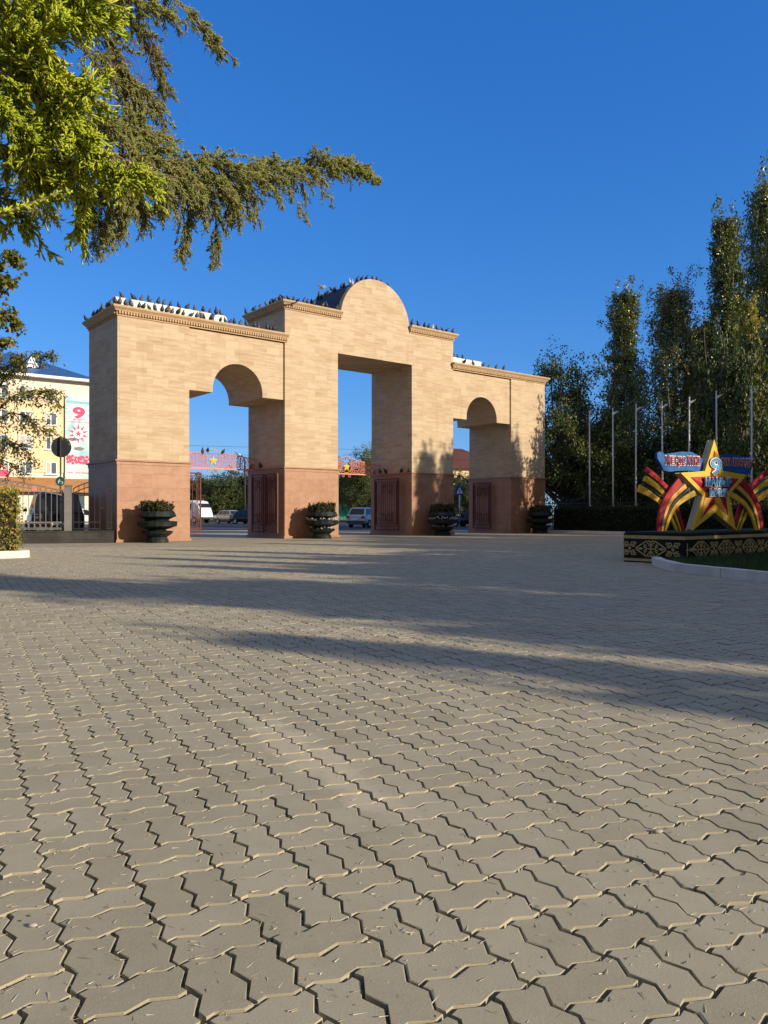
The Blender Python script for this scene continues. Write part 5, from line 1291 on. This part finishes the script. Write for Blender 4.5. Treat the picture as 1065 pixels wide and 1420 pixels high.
elm_limbs = [
 ([(-60, 640, 9.2), (-20, 560, 9.0), (10, 520, 8.9), (45, 492, 8.8), (66, 496, 8.8)], 24, .34, 26, .022, False),
 ([(-60, 620, 9.3), (-10, 575, 9.1), (20, 548, 9.0), (50, 540, 9.0), (70, 548, 9.0)], 24, .38, 22, .022, False),
 ([(-60, 640, 9.2), (-15, 590, 9.2), (15, 572, 9.2), (40, 578, 9.2), (60, 600, 9.2)], 26, .40, 22, .022, False),
 ([(-70, 660, 9.4), (-20, 620, 9.4), (10, 610, 9.4), (32, 620, 9.4), (48, 640, 9.4)], 24, .34, 22, .022, False),
 ([(-70, 600, 9.0), (-20, 540, 9.1), (-2, 515, 9.1), (15, 505, 9.1), (30, 500, 9.1)], 22, .30, 28, .022, False),
 ([(-70, 660, 9.4), (-30, 640, 9.6), (-4, 636, 9.6), (14, 642, 9.6), (26, 656, 9.6)], 18, .30, 20, .022, False),
 ([(-70, 520, 9.2), (-40, 450, 9.1), (-14, 430, 9.1), (6, 436, 9.1), (20, 446, 9.1)], 16, .22, 30, .03, True),
 ([(-70, 500, 9.2), (-40, 420, 9.1), (-14, 375, 9.0), (4, 350, 9.0), (18, 360, 9.0)], 18, .24, 32, .03, True),
 ([(-70, 520, 9.2), (-40, 440, 9.1), (-20, 400, 9.0), (0, 388, 9.0), (17, 388, 9.0)], 16, .22, 32, .03, True),
 ([(-70, 560, 9.2), (-40, 500, 9.1), (-14, 480, 9.0), (2, 470, 9.0), (14, 476, 9.0)], 14, .2, 30, .03, True)]
for pts, n, tl, lp_, spd, big in elm_limbs:
    p = rel(px_limb(pts), ew); p = [tk[3 if pts[0][1] < 600 else 2]] + p[0:]
    tr.tube(p, [.04, .022, .014, .009, .006, .003], 6); twiggy(p, int(n*(1.0 if big else 1.35)), tl, int(lp_*(1.1 if big else 1.5)), spd, big)
for k in range(16):                        # the rest of its crown, past the edge of the view
    a = k*2.4; e = Vector((-.55 + 1.15*cos(a)*(.5+.5*((k*7) % 5)/4), 1.5*sin(a), 2.4 + 3.9*(k/15)))
    lp_ = curve(tk[2 + k % 3], e, (0, 0, .25), 6); tr.tube(lp_, [.045, .03, .02, .014, .009, .004], 5); twiggy(lp_, 22, .55, 34, .035, k % 2 == 0)
tr.build('trunk', MT['bark'], ew)
obj('crown', leaf_quads(np.concatenate(Cs), .040, LEAF['elm'], 'crown', .5, .5), ew)
obj('crown', leaf_quads(np.concatenate(Cs2), .062, LEAF['elm_y'], 'crown', .75, .5), ew)

# ------------------------------------------------------------------ junipers overhead
def juni_mat(name, stops, trans):
    return leaf_mat(name, stops, trans, .5, 6.0)
MT['jun_far'] = juni_mat('grey green juniper', [(.10, (.10, .12, .035)), (.35, (.27, .30, .08)), (.62, (.43, .44, .135)), (.88, (.55, .53, .20)), (.98, (.42, .31, .16))], .36)
MT['jun_near'] = juni_mat('fresh yellow green juniper', [(.12, (0.109, 0.173, 0.019)), (.4, (0.365, 0.456, 0.026)), (.7, (0.656, 0.711, 0.055)), (.95, (0.875, 0.838, 0.109))], .30)
def spikes(B, Dv, L, Rr, mat, name):
    """scale-leaved twiglets: thin three-sided tapering shoots with a waist; B base, Dv unit direction"""
    N = len(B); t = np.cross(Dv, rng.normal(0, 1, (N, 3))); t /= np.linalg.norm(t, axis=1, keepdims=True); s = np.cross(Dv, t)
    L = L[:, None]; Rr = Rr[:, None]; V = []
    for h, k in ((0, .7), (.55, 1.0)):
        for a in range(3): V.append(B + Dv*L*h + (t*cos(2*pi*a/3+h) + s*sin(2*pi*a/3+h))*Rr*k)
    V.append(B + Dv*L)
    VV = np.stack(V, 1).reshape(-1, 3); q = np.arange(N)[:, None]*7
    F = np.concatenate([q + np.array([x]) for a in range(3) for x in ([a, (a+1) % 3, 3+(a+1) % 3], [a, 3+(a+1) % 3, 3+a], [3+a, 3+(a+1) % 3, 6])])
    return np_mesh(name, VV, F, mat, True)
class Juniper:
    def __init__(s, unit, seed): s.u = unit; s.tw = M(); s.B = []; s.D = []; s.L = []; s.R = []; s.r = random.Random(seed)
    def shoot(s, path, dens, l, rad):
        """twiglets all along a fine branchlet, leaning towards its tip"""
        P = np.array([tuple(p) for p in path]); n = max(4, int(dens))
        t = rng.random(n); k = np.minimum((t*(len(P)-1)).astype(int), len(P)-2); d = P[k+1]-P[k]; d /= np.linalg.norm(d, axis=1, keepdims=True)+1e-9
        b = np_path(path, t); x = rng.normal(0, 1, (n, 3)); x -= d*(x*d).sum(1, keepdims=True); x /= np.linalg.norm(x, axis=1, keepdims=True)
        a = rng.uniform(.28, .70, n)[:, None]; dv = d*np.cos(a) + x*np.sin(a)
        L = l*rng.uniform(.6, 1.3, n)*(1.05-.35*t)
        s.B.append(b); s.D.append(dv); s.L.append(L); s.R.append(rad*rng.uniform(.8, 1.25, n))
        # second order
        m = int(n*1.7); i = rng.integers(0, n, m); f = rng.uniform(.25, .85, m)[:, None]
        y = rng.normal(0, 1, (m, 3)); dd = dv[i]; y -= dd*(y*dd).sum(1, keepdims=True); y /= np.linalg.norm(y, axis=1, keepdims=True)
        a = rng.uniform(.45, .8, m)[:, None]
        s.B.append(b[i]+dd*L[i][:, None]*f); s.D.append(dd*np.cos(a)+y*np.sin(a)); s.L.append(L[i]*rng.uniform(.35, .65, m)); s.R.append(rad*rng.uniform(.7, 1.05, m))
    def branchlet(s, b, d, length, dens, l, rad, droop, sub=3):
        r = s.r; d = d.normalized(); e = b + d*length + Vector((0, 0, -droop*length))
        path = curve(b, e, Vector((0, 0, droop*length*.28)), 6)
        s.tw.tube(path, [rad*.8*(1-.75*i/5) for i in range(6)], 3)
        s.shoot(path, dens*length, l, rad)
        for k in range(sub):
            f = r.uniform(.15, .9); bb = Vector(np_path(path, np.array([f]))[0])
            dd = d*1.0 + Vector((r.gauss(0, .48), r.gauss(0, .48), r.gauss(-droop*.5, .36)))
            s.branchlet(bb, dd, length*r.uniform(.4, .65), dens, l, rad, droop, 0)
    def limb(s, pts, rads, n, length, dens, l, rad, droop, start=.0, bias=(0, 0, 0), sub=3, wood=True, taper=0.0):
        if wood: s.tw.tube(pts, rads, 6)
        for k in range(n):
            f = start + (1-start)*(k+s.r.random())/n; b = Vector(np_path(pts, np.array([f]))[0]); i = min(int(f*(len(pts)-1)), len(pts)-2)
            ax = (pts[i+1]-pts[i]).normalized()
            d = ax*.75 + Vector((s.r.gauss(0, .5), s.r.gauss(0, .5), s.r.gauss(0, .42))) + Vector(bias)
            s.branchlet(b, d, length*s.r.uniform(.5, 1.2)*(1-taper*f*f), dens, l, rad, droop, sub)
    def build(s, root, mat):
        s.tw.build('trunk', MT['twig'], root)
        obj('foliage', spikes(np.concatenate(s.B), np.concatenate(s.D), np.concatenate(s.L), np.concatenate(s.R), mat, 'foliage'), root)
def jl(j, pts, o): return [p - o.location for p in px_limb(pts)]
# farther tree with the long arm
jf = thing('juniper_tree', 'grey green juniper with a long arm and hanging sprays against the blue sky', 'tree', (-4.3, 3.2, 0))
J = Juniper(1, 21)
J.tw.tube([Vector((0, 0, 0)), Vector((.05, 0, 1.5)), Vector((0, 0, 3)), Vector((.1, 0, 5.2)), Vector((.1, 0, 7.5))], [.20, .17, .15, .11, .05], 9)
D_, l_, r_ = 150, .036, .0029
def jd(pts): return [(x, y, 3.75 + max(x, -300)/520*2.5 + (d - 4.5)*1.6) for x, y, d in pts]
def lim(pts, rad0, n, length, dens=D_, droop=.25, start=.0, bias=(0, 0, 0), sub=3, taper=.45):
    p = jl(J, jd(pts), jf); m = len(p); J.limb(p, [rad0*(1-.85*i/(m-1)) for i in range(m)], n, length, dens, l_, r_, droop, start, bias, sub, True, taper)
lim([(-420, 60, 4.7), (-150, 150, 4.6), (60, 192, 4.5), (160, 214, 4.5), (260, 226, 4.45), (340, 234, 4.4), (420, 234, 4.4), (468, 224, 4.35), (497, 230, 4.35), (524, 250, 4.35)], .014, 190, .30, D_, .40, .33, (0, -.05, .04), 4, .93)
J.shoot(jl(J, jd([(440, 230, 4.4), (468, 224, 4.4), (497, 230, 4.4), (524, 250, 4.4)]), jf), 60, .05, r_)
for pts, n, ln in (([(212, 222, 4.4), (222, 255, 4.35), (226, 290, 4.35)], 16, .11), ([(250, 225, 4.35), (276, 262, 4.3), (282, 305, 4.3)], 18, .10), ([(285, 228, 4.5), (312, 265, 4.5), (320, 300, 4.5)], 16, .10), ([(320, 232, 4.45), (338, 262, 4.4), (344, 292, 4.4)], 12, .09), ([(365, 234, 4.45), (380, 258, 4.4), (390, 280, 4.4)], 9, .07), ([(180, 216, 4.45), (176, 262, 4.4), (172, 310, 4.4)], 34, .15), ([(140, 205, 4.35), (200, 235, 4.3), (262, 250, 4.3)], 30, .17), ([(220, 225, 4.6), (300, 250, 4.6), (345, 268, 4.6)], 30, .16), ([(100, 60, 4.7), (170, 100, 4.6), (215, 140, 4.6)], 34, .17), ([(60, 150, 4.8), (110, 240, 4.7), (130, 300, 4.7)], 30, .17), ([(120, 150, 4.5), (165, 185, 4.5), (215, 215, 4.5)], 26, .15), ([(140, 90, 4.6), (190, 130, 4.6), (232, 170, 4.6)], 14, .12), ([(236, 222, 4.45), (258, 262, 4.4), (264, 305, 4.4), (250, 352, 4.4)], 34, .12), ([(270, 226, 4.5), (292, 270, 4.5), (302, 320, 4.5), (296, 362, 4.5)], 38, .12), ([(300, 230, 4.4), (322, 262, 4.4), (330, 300, 4.4)], 24, .11), ([(338, 234, 4.4), (352, 265, 4.4), (357, 306, 4.4)], 9, .08), ([(385, 234, 4.4), (402, 262, 4.4), (424, 302, 4.4)], 10, .07), ([(425, 232, 4.4), (445, 256, 4.4), (463, 280, 4.4)], 8, .06), ([(415, 236, 4.4), (424, 270, 4.4), (428, 306, 4.4)], 6, .04),
        ([(120, 205, 4.6), (150, 255, 4.6), (155, 300, 4.6), (132, 338, 4.6)], 42, .15), ([(165, 214, 4.5), (190, 262, 4.5), (200, 300, 4.5)], 40, .13), ([(205, 220, 4.5), (222, 250, 4.5), (228, 288, 4.5)], 30, .11), ([(90, 200, 4.7), (110, 250, 4.7), (120, 290, 4.7)], 18, .15)):
    lim(pts, .006, n, ln, D_, .55, .05, (0, 0, -.35), 3)
for pts, n, ln, b in (([(40, 130, 4.7), (110, 165, 4.6), (170, 180, 4.6), (226, 190, 4.6)], 64, .16, (0, 0, .15)), ([(20, -120, 4.7), (100, -20, 4.7), (150, 60, 4.65), (180, 130, 4.6), (205, 185, 4.6)], 70, .20, (0, 0, 0)),
        ([(60, -150, 4.9), (130, -40, 4.9), (180, 30, 4.9), (215, 80, 4.9), (226, 120, 4.9)], 60, .17, (.1, 0, 0)), ([(120, -140, 4.6), (200, -50, 4.6), (250, 5, 4.6), (282, 36, 4.6), (296, 54, 4.6)], 30, .15, (.05, 0, 0)), ([(-60, -60, 4.8), (30, 30, 4.8), (80, 100, 4.8), (120, 160, 4.8)], 44, .22, (0, 0, 0)),
        ([(90, -120, 4.5), (150, -40, 4.5), (190, 0, 4.5), (240, 24, 4.5)], 50, .17, (0, 0, 0)), ([(262, 14, 4.6), (282, 40, 4.6), (300, 62, 4.6), (308, 84, 4.6)], 8, .08, (0, 0, -.1)), ([(280, 38, 4.6), (305, 64, 4.6), (326, 82, 4.6)], 6, .06, (0, 0, -.1)),
        ([(-60, 60, 4.8), (20, 170, 4.8), (50, 250, 4.8), (60, 300, 4.8)], 30, .18, (0, 0, -.1))):
    lim(pts, .014, n, ln, D_, .3, .12, b, 3)
# bare twigs showing where the sprays have thinned
for k in range(60):
    x0 = rnd.uniform(150, 230); y0 = rnd.uniform(40, 170); d0 = 4.6 + rnd.uniform(-.1, .2)
    p = jl(J, jd([(x0, y0, d0), (x0+rnd.uniform(-6, 26), y0+rnd.uniform(10, 30), d0), (x0+rnd.uniform(-8, 44), y0+rnd.uniform(16, 60), d0)]), jf); J.tw.tube(p, [.0022, .0016, .0009], 3)
for k in range(20):
    a = k*2.4; z = 1.6 + 5.6*k/19; r0 = 1.5*(1.1 - .55*k/19); b0_ = Vector((.05, 0, z)); e = Vector((-.35 + r0*cos(a)*.75, r0*sin(a), z + .35))
    lp_ = curve(b0_, e, (0, 0, .1), 6); J.limb(lp_, [.03, .025, .02, .014, .009, .004], 15, .30, 90, .045, .0034, .4, .15, (0, 0, -.1), 3)
J.build(jf, MT['jun_far'])
# nearer bough
jn = thing('juniper_tree', 'bright yellow green juniper bough hanging close at the upper left', 'tree', (-2.1, 1.75, 0))
J = Juniper(1, 22)
J.tw.tube([Vector((0, 0, 0)), Vector((.03, 0, 1.0)), Vector((0, 0, 2.0)), Vector((.05, 0, 3.4))], [.10, .09, .07, .03], 9)
D2, l2, r2 = 190, .030, .0026
def lim2(pts, rad0, n, length, droop=.2, start=.0, bias=(0, 0, 0), sub=3, dens=D2):
    p = jl(J, pts, jn); m = len(p); J.limb(p, [rad0*(1-.8*i/(m-1)) for i in range(m)], n, length, dens, l2, r2, droop, start, bias, sub)
lim2([(-330, -180, 1.75), (-100, -140, 1.8), (42, -50, 1.8), (46, 15, 1.8), (30, 60, 1.8), (26, 108, 1.8)], .012, 34, .085, .2, .35, (.25, 0, -.1))
lim2([(30, 70, 1.8), (50, 125, 1.8), (85, 165, 1.78), (122, 210, 1.76), (160, 238, 1.75), (184, 244, 1.75)], .006, 40, .075, .25, .05, (.2, 0, -.1))
lim2([(-60, 50, 1.75), (20, 60, 1.72), (70, 40, 1.7), (110, 22, 1.7)], .005, 30, .085, .2, .1, (.15, 0, 0))
lim2([(20, -20, 1.75), (70, 0, 1.75), (105, 10, 1.75), (122, 20, 1.75)], .004, 20, .07, .2, .1, (.1, 0, 0))
lim2([(30, 92, 1.75), (70, 105, 1.75), (100, 118, 1.75), (118, 130, 1.75)], .004, 20, .065, .2, .1, (.1, 0, 0))
lim2([(40, 120, 1.8), (80, 150, 1.75), (105, 175, 1.75), (118, 200, 1.75)], .004, 20, .07, .25, .1, (.15, 0, -.1))
lim2([(60, 150, 1.8), (88, 215, 1.8), (108, 262, 1.8), (116, 296, 1.8)], .004, 16, .06, .3, .3, (0, 0, -.1))
lim2([(-80, 100, 1.75), (-10, 130, 1.75), (20, 165, 1.75), (40, 190, 1.75)], .004, 26, .075, .3, .1, (.1, 0, -.1))
lim2([(-80, 150, 1.85), (-10, 200, 1.85), (30, 225, 1.85), (55, 240, 1.85)], .004, 24, .075, .3, .1, (.1, 0, -.1))
lim2([(-80, 240, 1.9), (-20, 262, 1.9), (10, 285, 1.9), (38, 312, 1.9)], .004, 18, .06, .3, .1, (0, 0, -.1))
lim2([(20, 160, 1.85), (60, 205, 1.85), (80, 230, 1.85)], .003, 20, .07, .3, .0, (0, 0, -.1))
lim2([(-60, -20, 1.9), (0, 10, 1.9), (20, 60, 1.9)], .004, 20, .08, .2, .0, (0, 0, 0))
lim2([(-80, 60, 1.95), (-10, 100, 1.95), (30, 140, 1.95), (50, 180, 1.95)], .004, 30, .085, .25, .0, (.1, 0, 0))
lim2([(-80, 20, 2.0), (0, 50, 2.0), (40, 90, 2.0), (60, 120, 2.0)], .004, 26, .085, .25, .0, (.1, 0, 0))
p = jl(J, [(-60, 322, 1.5), (0, 298, 1.5), (40, 284, 1.5), (88, 266, 1.5)], jn); J.tw.tube(p, [.006, .005, .004, .002], 6); J.shoot(p, 70, .022, .003)
for k in range(14):
    a = k*2.4; z = 2.1 + 1.3*k/13; b0_ = Vector((.02, 0, z)); e = Vector((-.30 + .55*cos(a), .75*sin(a), z + .25))
    lp_ = curve(b0_, e, (0, 0, .06), 6); J.limb(lp_, [.014, .012, .010, .007, .005, .002], 13, .20, 100, .038, .0030, .3, .1, (0, 0, -.1), 3)
J.build(jn, MT['jun_near'])

# ================================================================== LIGHT, SKY, CAMERA
EL, AZ = R(SUN_EL), math.atan2(.887, -.46)
w = bpy.data.worlds.new('World'); SC.world = w; w.use_nodes = True
nt = w.node_tree; bg = nt.nodes['Background']
sky = nt.nodes.new('ShaderNodeTexSky'); sky.sky_type = 'NISHITA'; sky.sun_disc = False
sky.sun_elevation = EL; sky.sun_rotation = AZ; sky.air_density = 1.0; sky.dust_density = .35; sky.ozone_density = 2.2; sky.altitude = 100
hsv = nt.nodes.new('ShaderNodeHueSaturation'); hsv.inputs['Saturation'].default_value = SKY_SAT; hsv.inputs['Hue'].default_value = SKY_HUE
nt.links.new(sky.outputs[0], hsv.inputs['Color']); tint = nt.nodes.new('ShaderNodeMix'); tint.data_type = 'RGBA'; tint.blend_type = 'MULTIPLY'; tint.inputs[0].default_value = 1.0; tint.inputs[7].default_value = (*SKY_TINT, 1)
nt.links.new(hsv.outputs[0], tint.inputs[6]); 
sep = nt.nodes.new('ShaderNodeSeparateColor'); cmb = nt.nodes.new('ShaderNodeCombineColor'); nt.links.new(tint.outputs[2], sep.inputs[0])
for i, (a, e) in enumerate(SKY_POW):
    p_ = nt.nodes.new('ShaderNodeMath'); p_.operation = 'POWER'; p_.inputs[1].default_value = e; nt.links.new(sep.outputs[i], p_.inputs[0])
    q_ = nt.nodes.new('ShaderNodeMath'); q_.operation = 'MULTIPLY'; q_.inputs[1].default_value = a; nt.links.new(p_.outputs[0], q_.inputs[0]); nt.links.new(q_.outputs[0], cmb.inputs[i])

# added whitish fill light in the sky colour, overhead and behind the viewer, unseen
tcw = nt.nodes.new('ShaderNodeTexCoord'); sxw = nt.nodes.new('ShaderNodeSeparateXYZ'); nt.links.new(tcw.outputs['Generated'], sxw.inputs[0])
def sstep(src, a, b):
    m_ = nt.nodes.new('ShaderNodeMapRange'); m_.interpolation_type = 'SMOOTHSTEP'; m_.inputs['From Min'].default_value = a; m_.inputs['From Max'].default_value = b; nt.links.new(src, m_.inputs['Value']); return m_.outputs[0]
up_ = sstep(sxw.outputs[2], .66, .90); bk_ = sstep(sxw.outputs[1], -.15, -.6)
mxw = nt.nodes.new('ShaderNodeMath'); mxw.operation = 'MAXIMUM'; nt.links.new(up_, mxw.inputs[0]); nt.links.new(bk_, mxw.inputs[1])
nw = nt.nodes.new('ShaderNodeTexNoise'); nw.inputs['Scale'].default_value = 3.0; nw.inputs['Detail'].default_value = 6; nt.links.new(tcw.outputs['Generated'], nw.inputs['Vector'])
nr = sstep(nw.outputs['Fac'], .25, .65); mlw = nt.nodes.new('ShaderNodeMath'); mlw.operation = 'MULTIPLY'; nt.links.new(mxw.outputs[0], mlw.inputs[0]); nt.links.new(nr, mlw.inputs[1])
mix2 = nt.nodes.new('ShaderNodeMix'); mix2.data_type = 'RGBA'; nt.links.new(mlw.outputs[0], mix2.inputs[0]); nt.links.new(cmb.outputs[0], mix2.inputs[6]); mix2.inputs[7].default_value = (*SKY_FILL, 1)
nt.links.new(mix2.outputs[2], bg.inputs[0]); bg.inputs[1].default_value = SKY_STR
sl = bpy.data.lights.new('sun', 'SUN'); sl.energy = SUN_STR; sl.angle = R(.53); sl.color = (1.0, .86, .66)
so = bpy.data.objects.new('sun', sl); COL.objects.link(so)
dirv = Vector((-.887*cos(EL), .46*cos(EL), -sin(EL))); so.rotation_euler = dirv.to_track_quat('-Z', 'Y').to_euler(); so.location = (30, -15, 30)
cam = bpy.data.cameras.new('camera'); co = bpy.data.objects.new('camera', cam); COL.objects.link(co)
co.location = (0, 0, HCAM); co.rotation_euler = (pi/2, 0, 0)
cam.sensor_fit = 'VERTICAL'; cam.sensor_height = 36.0; cam.lens = 36.0*FPX/1420; cam.shift_y = (HYP-710)/1420
cam.clip_start = .05; cam.clip_end = 3000
SC.camera = co
vs = SC.view_settings; vs.view_transform = 'Standard'; vs.look = 'None'; vs.exposure = EXPO; vs.gamma = 1; vs.use_curve_mapping = False
SC.render.engine = 'CYCLES'
try: SC.cycles.use_denoising = True
except Exception: pass
SC.cycles.max_bounces = 8; SC.cycles.transparent_max_bounces = 4
